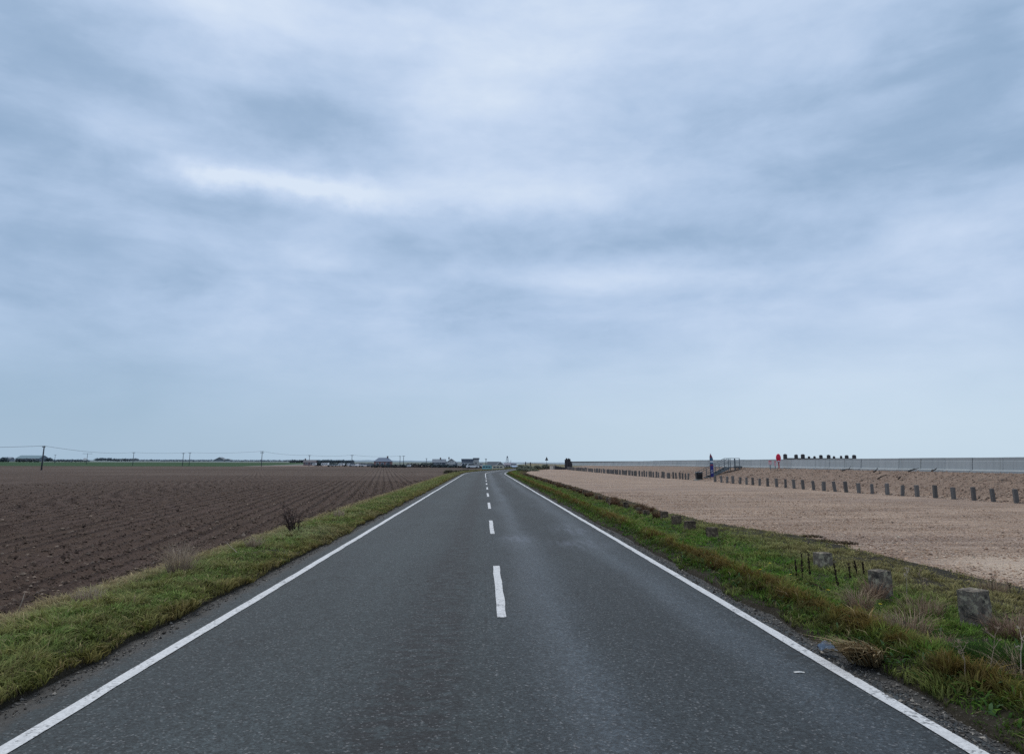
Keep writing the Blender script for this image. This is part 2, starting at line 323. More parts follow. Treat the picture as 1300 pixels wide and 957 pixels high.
class MB:
    def __init__(s): s.v = []; s.f = []; s.m = []
    def add(s, vs, fs, m=0):
        b = len(s.v); s.v += [tuple(p) for p in vs]; s.f += [tuple(i+b for i in f) for f in fs]; s.m += [m]*len(fs); return s
    def box(s, c, d, rz=0, m=0, taper=1., rot=None):
        vs = []
        R = rot or Matrix.Rotation(rz, 3, 'Z')
        for sz in (-1, 1):
            k = taper if sz > 0 else 1
            for sx, sy in ((-1, -1), (1, -1), (1, 1), (-1, 1)): vs.append(Vector(c)+R @ Vector((sx*d[0]/2*k, sy*d[1]/2*k, sz*d[2]/2)))
        return s.add(vs, [(3, 2, 1, 0), (4, 5, 6, 7), (0, 1, 5, 4), (1, 2, 6, 5), (2, 3, 7, 6), (3, 0, 4, 7)], m)
    def tube(s, pts, rad, n=7, m=0, cap=True):
        pts = [Vector(p) for p in pts]; rad = rad if isinstance(rad, (list, tuple)) else [rad]*len(pts); vs = []; fs = []
        for i, p in enumerate(pts):
            t = (pts[min(i+1, len(pts)-1)]-pts[max(i-1, 0)]).normalized(); a = t.cross(Vector((0, 0, 1)) if abs(t.z) < .9 else Vector((1, 0, 0))).normalized(); b = t.cross(a)
            for k in range(n): w = 2*math.pi*k/n; vs.append(p+(a*math.cos(w)+b*math.sin(w))*rad[i])
        for i in range(len(pts)-1):
            for k in range(n): fs.append((i*n+k, i*n+(k+1) % n, (i+1)*n+(k+1) % n, (i+1)*n+k))
        if cap: fs += [tuple(range(n-1, -1, -1)), tuple(range((len(pts)-1)*n, len(pts)*n))]
        return s.add(vs, fs, m)
    def extrude(s, prof, a, b, m=0):                 # prof: list of points, extruded from offset a to offset b (vectors)
        n = len(prof); a = Vector(a); b = Vector(b)
        vs = [Vector(p)+a for p in prof]+[Vector(p)+b for p in prof]
        fs = [tuple(range(n)), tuple(range(2*n-1, n-1, -1))]+[(i, (i+1) % n+0, (i+1) % n+n, i+n)[::-1] for i in range(n)]
        return s.add(vs, fs, m)
    def build(s, name, mats, parent=None, smooth=False, bevel=0.):
        me = bpy.data.meshes.new(name); me.from_pydata(s.v, [], s.f)
        for mm in (mats if isinstance(mats, (list, tuple)) else [mats]): me.materials.append(MATS[mm] if isinstance(mm, str) else mm)
        me.polygons.foreach_set('material_index', s.m); me.polygons.foreach_set('use_smooth', [smooth]*len(s.f)); me.update()
        o = link(bpy.data.objects.new(name, me), parent)
        if bevel:
            b = o.modifiers.new('bevel', 'BEVEL'); b.width = bevel; b.segments = 2
        return o
def thing(name, label, cat, loc=(0, 0, 0), rz=0, group=None):
    o = link(bpy.data.objects.new(name, None)); o.location = loc; o.rotation_euler = (0, 0, rz); o.empty_display_size = .2
    return tag(o, label, cat, group)
def tag(o, label, cat, group=None, kind=None):
    o['label'] = label; o['category'] = cat
    if group: o['group'] = group
    if kind: o['kind'] = kind
    return o
def struct(o): o['kind'] = 'structure'; return o
def copy_tree(o, parent=None):
    c = o.copy(); COL.objects.link(c); c.parent = parent
    for ch in list(o.children): copy_tree(ch, c)
    return c

def space(a, b, d0, g, dmax):                        # samples that spread out with distance
    r = [a]; d = d0
    while r[-1] < b: r.append(r[-1]+d); d = min(d*g, dmax)
    return np.array(r)

# ------------------------------------------------------------------ the setting
ys = space(-12, 330, .25, 1.012, 3.)
def sheet(name, us, mat, zf, ys=ys, jit=None, **kw):
    U, Y = np.meshgrid(us, ys)
    if jit is not None: U = U+jit(U, Y)
    X = U+xc(Y); Z = zf(U, X, Y)
    return grid(name, X, Y, Z, mat, uv=np.stack([U, Y], -1).reshape(-1, 2), **kw), X, Y, Z
def zroad(U, Y): return -.014*np.abs(U)+.02+0*Y
road, *_ = sheet('road', np.linspace(-3.62, 3.62, 27), 'asphalt', lambda U, X, Y: zroad(U, Y)+.006*(fbm(U*1.2, Y*.4, 5)-.5))
struct(road)
def stripe(name, u0, u1, y0, y1):
    yy = np.linspace(y0, y1, max(5, int((y1-y0)/.35)))
    U, Y = np.meshgrid(np.linspace(u0, u1, 4), yy)
    U = U+.03*(fbm(Y*.6, U*0, 3)-.5)+.014*(vnoise(Y*4.3, U*60, 4)-.5)
    if y1-y0 < 20: Y = Y+.05*(vnoise(U*40, Y*0, 9)-.5)
    Z = zroad(U, Y)+.006*(fbm(U*1.2, Y*.4, 5)-.5)+.006
    return grid(name, U+xc(Y), Y, Z, 'road_paint', road)
stripe('edge_line', -2.99, -2.87, -11, 300); stripe('edge_line', 2.98, 3.10, -11, 300)
for k in range(-2, 8): stripe('centre_dash', .16, .265, 8.05+9*k, 8.05+9*k+3.85)
stripe('centre_line', .14, .25, 78, 300)

def vj(U, Y): return np.where((U > 0), 0, 0)
# verges: soil under the grass
usl = np.array([-5.75, -5.5, -5.2, -4.9, -4.6, -4.3, -4.0, -3.75, -3.55, -3.43, -3.415, -3.40])
def jl(U, Y): return np.where(U > -3.6, .11*(fbm(Y*1.3, Y*0, 21)-.5)*2+.05*(vnoise(Y*6, U*0, 22)-.5), 0)
def zl(U, X, Y):
    z = zt(X, Y)+.06*(fbm(X*2, Y*2, 23)-.5)
    z = np.where(U > -3.43+.11*(fbm(Y*1.3, Y*0, 21)-.5)*2+.05*(vnoise(Y*6, U*0, 22)-.5)+.02, np.where(U > -3.41+.22*(fbm(Y*1.3, Y*0, 21)-.5)+.05*(vnoise(Y*6, U*0, 22)-.5), -.06, .0), z)
    return z
o, *_ = sheet('verge', usl, 'verge_earth', zl, jit=jl); struct(o)
usr = np.array([3.30, 3.36, 3.44, 3.6, 3.8, 4.0, 4.3, 4.6, 5.0, 5.4, 5.9, 6.3, 6.7, 7.1, 7.5, 7.9, 8.3])
def redge(y): return np.interp(y, [0, 9, 14, 18, 21, 60, 170], [7.7, 7.6, 7.8, 7.0, 6.3, 6.2, 6.3])
def zr_(U, X, Y):
    z = zt(X, Y)+.05*(fbm(X*2, Y*2, 33)-.5)+.012
    e = redge(Y)+.9*(fbm(X*.5, Y*.5, 34)-.5)+.35*(fbm(X*3, Y*3, 35)-.5)
    z = np.where(U > e, z-.12*np.clip((U-e)/.4, 0, 1), z)
    return np.where(U < 3.33+.24*(fbm(Y*1.1, Y*0, 31)-.5), -.06, z)
o, *_ = sheet('verge', usr, 'verge_earth', zr_, jit=lambda U, Y: np.where(U < 3.5, .24*(fbm(Y*1.1, Y*0, 31)-.5)+.06*(vnoise(Y*5, U*0, 32)-.5), 0)); struct(o)

# ploughed field
yf = space(-12, 300, .16, 1.008, 2.5); wf = np.concatenate([space(0, 700, .11, 1.018, 14.)])
U, Y = np.meshgrid(-4.95-wf, yf); X = U+xc(Y)
TH = math.radians(-8.2)
across = X*math.cos(TH)-Y*math.sin(TH); along = X*math.sin(TH)+Y*math.cos(TH)
fade = 1-.55*sstep(60, 220, np.hypot(X, Y))
Z = zt(X, Y)+fade*(.05*np.sin(across*2*math.pi/.62+1.2*fbm(X*.3, Y*.3, 41))+.065*(fbm(X*4.2, Y*4.2, 42, 5)-.5)+.1*(fbm(across*1.2, along*.12, 43)-.5))+.2*(fbm(X*.04, Y*.04, 44)-.5)
Z = np.where(U > -5.3, zt(X, Y)-.12, Z)
Z = np.where(Y > 292, -.9, Z)
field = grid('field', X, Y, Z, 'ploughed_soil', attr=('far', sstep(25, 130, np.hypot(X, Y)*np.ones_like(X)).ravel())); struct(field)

def flat_mat(name, a, b, s=.02, fine=.6):
    def fn(nt, bs, out):
        p = geo(nt); c = mix(nt, noise(nt, scaled(nt, p, (.35, 1, 1)), s, 5, .65), a, b)
        c = mix(nt, .35, c, mix(nt, noise(nt, p, fine, 4, .7), tuple([.5]*3), tuple([1.5]*3)), 'MULTIPLY')
        setb(nt, bs, 'Base Color', c); bs.inputs['Roughness'].default_value = .95; bs.inputs['Specular IOR Level'].default_value = .05
    return material(name, fn)
flat_mat('far_land', (.10, .135, .12), (.20, .21, .19), .004, .05); flat_mat('crop_green', (.03, .068, .034), (.05, .088, .042), .015, .3)  # far_land has the horizon haze in its grey-green colour
flat_mat('scrub_earth', (.11, .115, .06), (.24, .21, .15), .08, .7); flat_mat('beach_stones', (.28, .2, .16), (.42, .34, .28), .2, 3.)
flat_mat('stubble', (.16, .12, .10), (.22, .17, .15), .02, .4)
plain('hill_blue', (.20, .265, .325), .95, .12, .004)  # bluish distance haze is part of both hill colours
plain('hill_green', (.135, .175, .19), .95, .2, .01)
g = np.linspace(-9000, 9000, 61); gy = np.concatenate([np.linspace(-600, 300, 10), np.linspace(400, 9000, 50)]); gx = np.linspace(-9000, 24, 40)
GX, GY = np.meshgrid(gx, gy)
GZ = -.75+1.1*sstep(300, 900, GY)*sstep(40, -300, GX)
struct(grid('ground', GX, GY, GZ, 'far_land'))
# green crop strip behind the ploughed field, left
cx_ = np.linspace(0, 1, 40); cy_ = np.linspace(290, 700, 30)
T, Y = np.meshgrid(cx_, cy_); X = -900+(900-105-.15*(Y-290)+6*fbm(Y*.03, Y*0, 3))*T
Z = -.42+.9*sstep(300, 700, Y)+.15*(fbm(X*.03, Y*.03, 3)-.5); Z = np.where((T > .99) | (Y < 295), -1.2, Z)
struct(grid('green_field', X, Y, Z, 'crop_green'))
# pale stubble beyond the ploughed field, middle
T, Y = np.meshgrid(np.linspace(0, 1, 30), np.linspace(294, 420, 12)); X = -110+T*(110+xc(Y)-6)
struct(grid('stubble_field', X, Y, -.5+.1*(fbm(X*.05, Y*.05, 4)-.5), 'stubble'))
# shingle parking ground and bank in one sheet
yy = space(-12, 176, .3, 1.01, 2.); tt = np.concatenate([np.linspace(0, 1, 60), 1+np.linspace(0, 1, 34)[1:]])
T, Y = np.meshgrid(tt, yy); xl = xc(Y)+5.4; q = np.maximum(xp(Y), xl+.5)
X = np.where(T <= 1, xl+(q-xl)*T, q+(27.15-q)*(T-1))
Z = zt(X, Y)*0+np.where(T <= 1, -.005, 0)
tb = np.clip((X-q)/(26.-q), 0, 1); B = bankh(Y)
Z = Z+B*tb*tb*(3-2*tb)*.25+B*tb*.75
Z = Z+.035*(fbm(X*.7, Y*1.6, 51)-.5)*np.where(T <= 1, 1, .3)+np.where(T > 1, .14*(fbm(X*1.8, Y*1.8, 52, 5)-.5)*np.sin(np.clip(tb, 0, 1)*math.pi)**.6, 0)
Z = np.where(T == 0, Z-.1, Z)
shing = grid('shingle', X, Y, Z, 'shingle', attr=('bank', np.clip(T-1, 0, 1).ravel())); struct(shing)
# land right of the road past the shingle
T, Y = np.meshgrid(np.linspace(0, 1, 26), np.linspace(172, 420, 60)); xl = xc(Y)+3.2; X = xl+(27.2-xl)*T
struct(grid('scrubland', X, Y, .02+T*T*.75+.25*(fbm(X*.3, Y*.3, 61)-.5), 'scrub_earth'))
T, Y = np.meshgrid(np.linspace(0, 1, 14), np.linspace(-30, 500, 60)); X = 27.25+T*45
struct(grid('beach', X, Y, 1.0-3.6*T+.3*(fbm(X*.3, Y*.3, 71)-.5), 'beach_stones'))
def f_sea(nt, bs, out):
    p = geo(nt); setb(nt, bs, 'Base Color', (.05, .075, .08)); bs.inputs['Roughness'].default_value = .25
    bump(nt, bs, noise(nt, scaled(nt, p, (.6, .25, 1)), .5, 5, .6), .6, .4)
material('sea_water', f_sea)
T, Y = np.meshgrid(np.linspace(60, 9000, 12), np.linspace(-600, 9000, 12)); struct(grid('sea', T, Y, T*0-2.0, 'sea_water'))
# hills on the left horizon
for y0, zz, h, mt, x0, x1, sd in ((3200, 0, 15, 'hill_blue', -4200, 300, 81), (1500, .2, 5.5, 'hill_green', -1750, -420, 85)):
    xs = np.linspace(x0, x1, 260); prof = zz+h*(.35+.65*fbm(xs*.0016, xs*0, sd, 3))*(.55+.45*fbm(xs*.02, xs*0, sd+9, 4))
    e = sstep(x1, x1-700, xs) if mt == 'hill_blue' else sstep(x1, x1-300, xs); prof = prof*e-1*(1-e)
    VX = np.stack([xs]*4); VY = np.stack([xs*0+y0-60, xs*0+y0, xs*0+y0+120, xs*0+y0+400]); VZ = np.stack([xs*0-1, prof*.75, prof, xs*0-1])
    struct(grid('hills', VX, VY, VZ, mt))

# ------------------------------------------------------------------ loose things nobody could count
def lumps(name, X, Y, Z, R, cols, mat, flat=.65):
    n = len(X); d = np.array([(1, 0, 0), (-1, 0, 0), (0, 1, 0), (0, -1, 0), (0, 0, 1), (0, 0, -1)], float)
    k = RNG.uniform(.6, 1.3, (n, 6, 1)); a = RNG.uniform(0, 6.28, n)
    V = d[None]*k*R[:, None, None]; V[:, :, 2] *= flat; V += RNG.normal(0, .18, V.shape)*R[:, None, None]
    ca, sa = np.cos(a)[:, None], np.sin(a)[:, None]; x = V[:, :, 0]*ca-V[:, :, 1]*sa; y = V[:, :, 0]*sa+V[:, :, 1]*ca
    V[:, :, 0] = x+X[:, None]; V[:, :, 1] = y+Y[:, None]; V[:, :, 2] += (Z+R*.15)[:, None]
    t = np.array([(0, 2, 4), (2, 1, 4), (1, 3, 4), (3, 0, 4), (2, 0, 5), (1, 2, 5), (3, 1, 5), (0, 3, 5)])
    f = (t[None]+6*np.arange(n)[:, None, None]).reshape(-1, 3)
    return np_mesh(name, V.reshape(-1, 3), [f], mat, cols=np.repeat(cols, 6, 0), smooth=False)
def pal(n, cols, w=None, j=.2):
    c = np.array(cols)[RNG.choice(len(cols), n, p=w)]; return np.clip(c*RNG.uniform(1-j, 1+j, (n, 1)), 0, 1)
# clods of ploughed earth
n = 150000; yq = 4+70*RNG.random(n)**1.7; wq = 36*RNG.random(n)**1.4; X = xc(yq)-5.35-wq; Y = yq
ac = X*math.cos(TH)-Y*math.sin(TH)
Zc = zt(X, Y)+.05*np.sin(ac*2*math.pi/.62+1.2*fbm(X*.3, Y*.3, 41))+.065*(fbm(X*4.2, Y*4.2, 42, 5)-.5)+.1*(fbm(ac*1.2, (X*math.sin(TH)+Y*math.cos(TH))*.12, 43)-.5)+.2*(fbm(X*.04, Y*.04, 44)-.5)
R = RNG.lognormal(math.log(.017), .5, n).clip(.006, .07)
o = lumps('soil_clods', X, Y, Zc, R, pal(n, [(.054, .036, .028), (.082, .056, .042), (.118, .084, .064), (.21, .16, .125)], [.28, .32, .26, .14]), 'loose_stones', .7)
tag(o, 'crumbled brown clods strewn over the ploughed field', 'soil clods', kind='stuff')
# pebbles on the shingle
n = 60000; Y = 7+34*RNG.random(n)**1.5; X = xc(Y)+redge(Y)-.9+14*RNG.random(n)**1.6
R = RNG.lognormal(math.log(.013), .45, n).clip(.005, .05)
o = lumps('shingle_pebbles', X, Y, np.full(n, -.004), R, pal(n, [(.37, .255, .18), (.28, .185, .135), (.45, .335, .25), (.2, .15, .125), (.52, .44, .35)], [.36, .30, .2, .12, .02]), 'loose_stones', .5)
tag(o, 'tan and grey pebbles of the shingle parking ground', 'pebbles', kind='stuff')
n = 16000; Y = 22+60*RNG.random(n)**1.3; q_ = xp(Y); tq = RNG.random(n); X = q_+(26.6-q_)*tq
R = RNG.lognormal(math.log(.028), .45, n).clip(.01, .09)
o = lumps('bank_rubble', X, Y, zt(X, Y)+.14*(fbm(X*1.8, Y*1.8, 52, 5)-.5)*np.sin(np.clip((X-q_)/(26-q_), 0, 1)*math.pi)**.6, R, pal(n, [(.30, .21, .16), (.17, .12, .095), (.38, .29, .23), (.09, .075, .065)], [.42, .3, .2, .08]), 'loose_stones', .6)
tag(o, 'loose brown stones heaped on the bank below the sea wall', 'stones', kind='stuff')
# grit along both road edges
n = 16000; Y = 3+45*RNG.random(n)**1.8; s = RNG.random(n) < .72
X = np.where(s, 3.2+RNG.normal(0, .1, n).clip(-.09, .4), -3.33+RNG.normal(0, .05, n))+xc(Y); R = RNG.lognormal(math.log(.0065), .5, n).clip(.003, .024)
Z = zroad(X, Y)+.004+np.where(s, np.clip((X-3.3)*.05, 0, .05), 0)
o = lumps('road_grit', X, Y, Z, R, pal(n, [(.10, .095, .09), (.05, .045, .04), (.2, .185, .165), (.32, .29, .25)], [.42, .35, .17, .06]), 'loose_stones', .6)
tag(o, 'grey grit and gravel gathered along the asphalt edges', 'road grit', kind='stuff')

def blades(name, X, Y, Z, h, w, az, lean, root, tip, mat='grass_blades', parent=None):
    n = len(X); dx, dy = np.cos(az), np.sin(az); fa = az+math.pi/2+RNG.normal(0, .5, n); sx, sy = np.cos(fa)*w/2, np.sin(fa)*w/2
    V = np.empty((n, 5, 3)); b = np.stack([X, Y, Z], -1); s = np.stack([sx, sy, 0*sx], -1)
    mid = b+np.stack([dx*h*lean*.35, dy*h*lean*.35, h*.55], -1); tp = b+np.stack([dx*h*lean, dy*h*lean, h*(1-.25*np.minimum(lean, 2.2))], -1)
    V[:, 0] = b-s; V[:, 1] = b+s; V[:, 2] = mid+s*.8; V[:, 3] = mid-s*.8; V[:, 4] = tp
    i = 5*np.arange(n)[:, None]; q = i+np.array([[0, 1, 2, 3]]); t = i+np.array([[3, 2, 4]])
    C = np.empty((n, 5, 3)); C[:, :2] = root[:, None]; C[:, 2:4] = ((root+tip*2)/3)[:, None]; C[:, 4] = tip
    return np_mesh(name, V.reshape(-1, 3), [q, t], mat, parent, cols=C.reshape(-1, 3))
def cellh(X, Y, sc_, seed):
    wx = X/sc_+.8*fbm(X*5, Y*5, seed+1, 2); wy = Y/sc_+.8*fbm(X*5, Y*5, seed+2, 2); xi = np.floor(wx).astype(np.int64); yi = np.floor(wy).astype(np.int64)
    n = (xi*73856093 ^ yi*19349663 ^ seed*83492791) & 0xffffff; n = (n*2654435761 >> 7) & 0xffff
    return n/65535.
def lerp(a, b, t): return a+(b-a)*t[:, None]
GREEN = np.array((.088, .138, .028)); LUSH = np.array((.062, .165, .014)); OLIVE = np.array((.165, .165, .055)); TAN = np.array((.235, .185, .105)); RUST = np.array((.150, .090, .032)); PALE = np.array((.21, .22, .115))

def scatter(nn, y0, y1, p, ua, ub):
    # density falls with distance, blades widen to keep cover
    r = RNG.random(nn); Y = (y0**(1-p)+(y1**(1-p)-y0**(1-p))*r)**(1/(1-p)); return RNG.uniform(ua, ub, nn), Y
def left_grass():
    out = []
    U, Y = scatter(260000, 2.2, 190, 1.35, -5.75, -3.24); X = U+xc(Y)
    edge = -3.40+.11*(fbm(Y*1.3, Y*0, 21)-.5)*2+.05*(vnoise(Y*6, U*0, 22)-.5); k = U < edge+.03; X, Y, U = X[k], Y[k], U[k]
    n = len(X); Z = zt(X, Y)-.01
    t1 = fbm(X*.9, Y*.9, 101); t2 = fbm(X*3.2, Y*3.2, 102); t3 = fbm(X*.35, Y*.35, 103)
    h = (.055+.13*t2**1.5+.05*t1)*RNG.uniform(.5, 1.25, n); h *= np.interp(U, [-5.8, -5.2, -4.6, -3.6, -3.3], [1.25, 1.15, 1., .9, .8]); h *= .6+.8*fbm(X*1.5, Y*1.5, 109); k1 = cellh(X, Y, .13, 5); k2 = cellh(X, Y, .13, 6); k3 = cellh(X, Y, .34, 7); h *= (.6+.7*k1)*.78
    h *= 1+.25*sstep(25, 90, Y)
    w = (.0055+.0006*Y)*RNG.lognormal(0, .4, n)
    gx = fbm(X*2.2+9, Y*2.2, 104)-fbm(X*2.2-9, Y*2.2, 105); az = RNG.normal(0, .9, n)+k2*6.28
    lean = RNG.uniform(.25, 1.5, n)
    c = lerp(np.array((.112, .142, .044)), np.array((.092, .160, .032)), np.clip(t1*.4+k3*.6, 0, 1)); c = c+(OLIVE-c)*sstep(.42, .68, t2)[:, None]*.8; c = c+(PALE-c)*(sstep(.5, .75, t3)*.5)[:, None]
    tanm = np.clip(np.interp(U, [-5.6, -5.05, -4.7], [.85, .5, .08])*(.5+t2)+(RNG.random(n) < .10)*.7, 0, 1); c = c+(TAN-c)*tanm[:, None]
    rm = np.interp(U, [-3.95, -3.6, -3.4], [0, .3, .6])*(.3+1.1*fbm(X*1.6, Y*1.6, 108)); c = c+(RUST-c)*np.clip(rm, 0, .9)[:, None]
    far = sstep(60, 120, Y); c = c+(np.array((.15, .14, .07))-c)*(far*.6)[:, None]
    c *= RNG.uniform(.65, 1.4, (n, 1))*(.65+.4*fbm(X*1.8, Y*1.8, 110)+.45*k1)[:, None]*1.25; o = blades('verge_grass', X, Y, Z, h, w, az, lean, c*.28, c*1.25)  # roots darkened to paint the shade between blades
    return tag(o, 'short tufted green grass of the left roadside verge', 'grass', kind='stuff')
left_grass()
def right_grass():
    U, Y = scatter(400000, 2.2, 190, 1.32, 3.2, 8.2); X = U+xc(Y); n = len(X)
    e = redge(Y)+.9*(fbm(X*.5, Y*.5, 34)-.5)+.35*(fbm(X*3, Y*3, 35)-.5)
    t1 = fbm(X*.8, Y*.8, 111); t2 = fbm(X*3., Y*3., 112); t3 = fbm(X*.4, Y*.4, 113)
    ein = 3.33+.24*(fbm(Y*1.1, Y*0, 31)-.5)+.22*(fbm(X*2, Y*2.3, 115)-.5)
    keep = (U < e+.05) & (U > ein) & (RNG.random(n) < np.interp(U-e, [-2.2, -.7, -.1], [1, .85, .35])) & (RNG.random(n) < np.interp(U-ein, [0, .2], [.5, 1]))
    U, X, Y, e, t1, t2, t3 = [a[keep] for a in (U, X, Y, e, t1, t2, t3)]; n = len(X); Z = zt(X, Y)-.008
    h = (.05+.16*t2**1.4)*RNG.uniform(.5, 1.25, n)
    hump = np.exp(-((U-3.82-.25*(t3-.5))/.24)**2)*(.55+.9*fbm(X*1.3, Y*1.1, 118)); h *= .75+hump*.65+.1*np.exp(-((U-5.3)/.5)**2); h *= np.interp(U-e, [-1.5, 0], [1, .6]); k1 = cellh(X, Y, .15, 15); k2 = cellh(X, Y, .15, 16); k3 = cellh(X, Y, .36, 17); h *= (.55+.8*k1)*.9
    w = (.0055+.00062*Y)*RNG.lognormal(0, .4, n)
    gx = fbm(X*2+9, Y*2, 116)-fbm(X*2-9, Y*2, 117); az = RNG.normal(0, .9, n)+k2*6.28
    lean = RNG.uniform(.2, 1.2, n)
    c = lerp(LUSH, GREEN, np.clip(t1*.4+k3*.6, 0, 1)); c = c+(OLIVE-c)*(sstep(.45, .7, t2)*.7)[:, None]
    am = np.clip(np.interp(U, [5.0, 5.8, 7.], [0., .7, 1.])*(.5+t3), 0, .95); c = c+(np.array((.19, .165, .072))-c)*am[:, None]
    rm = np.clip(hump*(.22+1.1*sstep(.34, .60, t3*.5+t2*.5)), 0, .88); c = c+(np.array((.120, .074, .022))-c)*rm[:, None]
    dk = np.exp(-((U-3.55)/.13)**2)*.45; c = c*(1-dk)[:, None]
    fm = sstep(19, 34, Y)*np.interp(U, [4.6, 5.3], [0, .75])*(.4+t3); c = c+(np.array((.13, .082, .05))-c)*np.clip(fm, 0, .9)[:, None]
    c = c+(TAN-c)*((RNG.random(n) < .03)*.8)[:, None]
    c *= RNG.uniform(.65, 1.35, (n, 1))*(.6+.45*fbm(X*1.8, Y*1.8, 119)+.5*k1)[:, None]*1.28; o = blades('verge_grass', X, Y, Z, h, w, az, lean, c*.16, c*1.2)  # root colour darkened as painted shade deep in the grass
    return tag(o, 'green and russet grass of the right roadside verge around the concrete posts', 'grass', kind='stuff')
right_grass()
# broad weed leaves low in the right verge
n = 5000; Y = 3+40*RNG.random(n)**1.7; U = 3.45+RNG.random(n)**1.5*1.9; k = fbm(U*2.5, Y*1.3, 131) > .5; U, Y = U[k], Y[k]; n = len(U); X = U+xc(Y)
o = blades('ground_weeds', X, Y, zt(X, Y)+.02, RNG.uniform(.03, .09, n), RNG.uniform(.015, .035, n), RNG.uniform(0, 6.28, n), RNG.uniform(.8, 1.8, n), pal(n, [(.025, .06, .012), (.03, .085, .02)]), pal(n, [(.06, .15, .02), (.075, .14, .06), (.10, .19, .02)]))
tag(o, 'low broad weed leaves growing among the right verge grass', 'weeds', kind='stuff')

# ------------------------------------------------------------------ verge things
ORD = ['', 'first', 'second', 'third', 'fourth', 'fifth', 'sixth', 'seventh', 'eighth', 'ninth', 'tenth', 'eleventh', 'twelfth', 'thirteenth', 'fourteenth', 'fifteenth', 'sixteenth', 'seventeenth', 'eighteenth', 'nineteenth', 'twentieth', 'twenty-first', 'twenty-second', 'twenty-third', 'twenty-fourth', 'twenty-fifth', 'twenty-sixth', 'twenty-seventh', 'twenty-eighth', 'twenty-ninth', 'thirtieth', 'thirty-first', 'thirty-second', 'thirty-third', 'thirty-fourth', 'thirty-fifth']
import bmesh
def rough_block(name, w, d, h, seed, mat, jit=.008, cuts=6):
    bm = bmesh.new(); bmesh.ops.create_cube(bm, size=1); bmesh.ops.subdivide_edges(bm, edges=bm.edges[:], cuts=cuts, use_grid_fill=True)
    r = np.random.default_rng(seed); s = r.uniform(0, 50)
    for v in bm.verts:
        x, y, z = v.co; k = 1.-.02*(z+.5)
        e = sum(abs(abs(c)-.5) < 1e-4 for c in (x, y, z)); rr = .99 if e >= 2 else 1
        v.co = Vector((x*w*k*rr, y*d*k*rr, (z+.5)*h*(1 if e < 2 or z < 0 else .985)))+Vector(r.normal(0, jit, 3))
    me = bpy.data.meshes.new(name); bm.to_mesh(me); bm.free(); me.materials.append(MATS[mat])
    me.polygons.foreach_set('use_smooth', [False]*len(me.polygons))
    return bpy.data.objects.new(name, me)
near = [(1240, 800, 7.3, .43, .225, 'nearest lichen-spotted concrete post, at the right edge of the verge'),
        (1119, 765, 8.8, .40, .20, 'second nearest lichened concrete post, standing by a clump of dry grass'),
        (1045, 728, 11.05, .33, .215, 'third nearest squat concrete post, beside the dark dock stems'),
        (904, 690, 15.5, .31, .21, 'low concrete post at the shingle edge, fourth nearest along the verge'),
        (876, 677, 17.2, .31, .23, 'low concrete post at the shingle edge, fifth nearest along the verge'),
        (859, 668, 18.9, .31, .21, 'low concrete post at the shingle edge, sixth nearest along the verge'),
        (843, 663, 20.5, .31, .19, 'low concrete post at the shingle edge, seventh nearest along the verge')]
def cpost(x, y, top, w, lab, rz, seed, mt='lichen_concrete'):
    z = float(zt(x, y)); o = link(rough_block('concrete_post', w, w*.92, top-z+.12, seed, mt, .0028, 8)); o.location = (x, y, z-.12)
    o.rotation_euler = (random.uniform(-.03, .03), random.uniform(-.03, .03), rz); return tag(o, lab, 'concrete post', 'concrete posts along the right verge')
for i, (px, py, yy_, top, w, lab) in enumerate(near):
    p = PY(px, py-14, yy_); cpost(p[0], yy_, top, w, lab, math.radians([22, 16, 10, 5, 8, 14, 2][i]), i, 'lichen_concrete' if i < 3 else 'brown_concrete')
y_ = 22.2; i = 10
while y_ < 92:
    cpost(5.25+random.uniform(-.1, .1)+float(xc(y_)), y_, random.uniform(.2, .31), .19, 'low concrete post overgrown with russet grass farther along the verge', random.uniform(-.3, .3), i, 'brown_concrete')
    y_ += 1.7+random.uniform(-.15, .25)+.012*(y_-20); i += 1

def tussock(name, x, y, n, h, spread, cols, lab, cat, group=None, w=.006, lean=(.5, 1.6), az=None, r=.1, tipc=1.15):
    a = RNG.uniform(0, 6.28, n); rr = r*np.sqrt(RNG.random(n)); X = x+rr*np.cos(a); Y = y+rr*np.sin(a)
    A = a+RNG.normal(0, .5, n) if az is None else az+RNG.normal(0, .6, n)
    c = pal(n, cols, None, .3)
    o = blades(name, X-x, Y-y, zt(X, Y)*0-.01, h*RNG.uniform(.5, 1.1, n), w*RNG.uniform(.7, 1.4, n), A, RNG.uniform(*lean, n)*spread, c*.6, c*tipc)
    o.location = (x, y, float(zt(x, y))); return tag(o, lab, cat, group)
DRY = [(.29, .21, .145), (.21, .145, .10), (.36, .28, .19)]; PINK = [(.26, .17, .125), (.19, .115, .085), (.31, .225, .165)]
BRN = [(.13, .075, .045), (.175, .11, .065), (.09, .055, .035)]
TG = 'dry grass tussocks on the right verge'
def at(px, py, z=.1): p = P(px, py, z); return p[0], p[1]
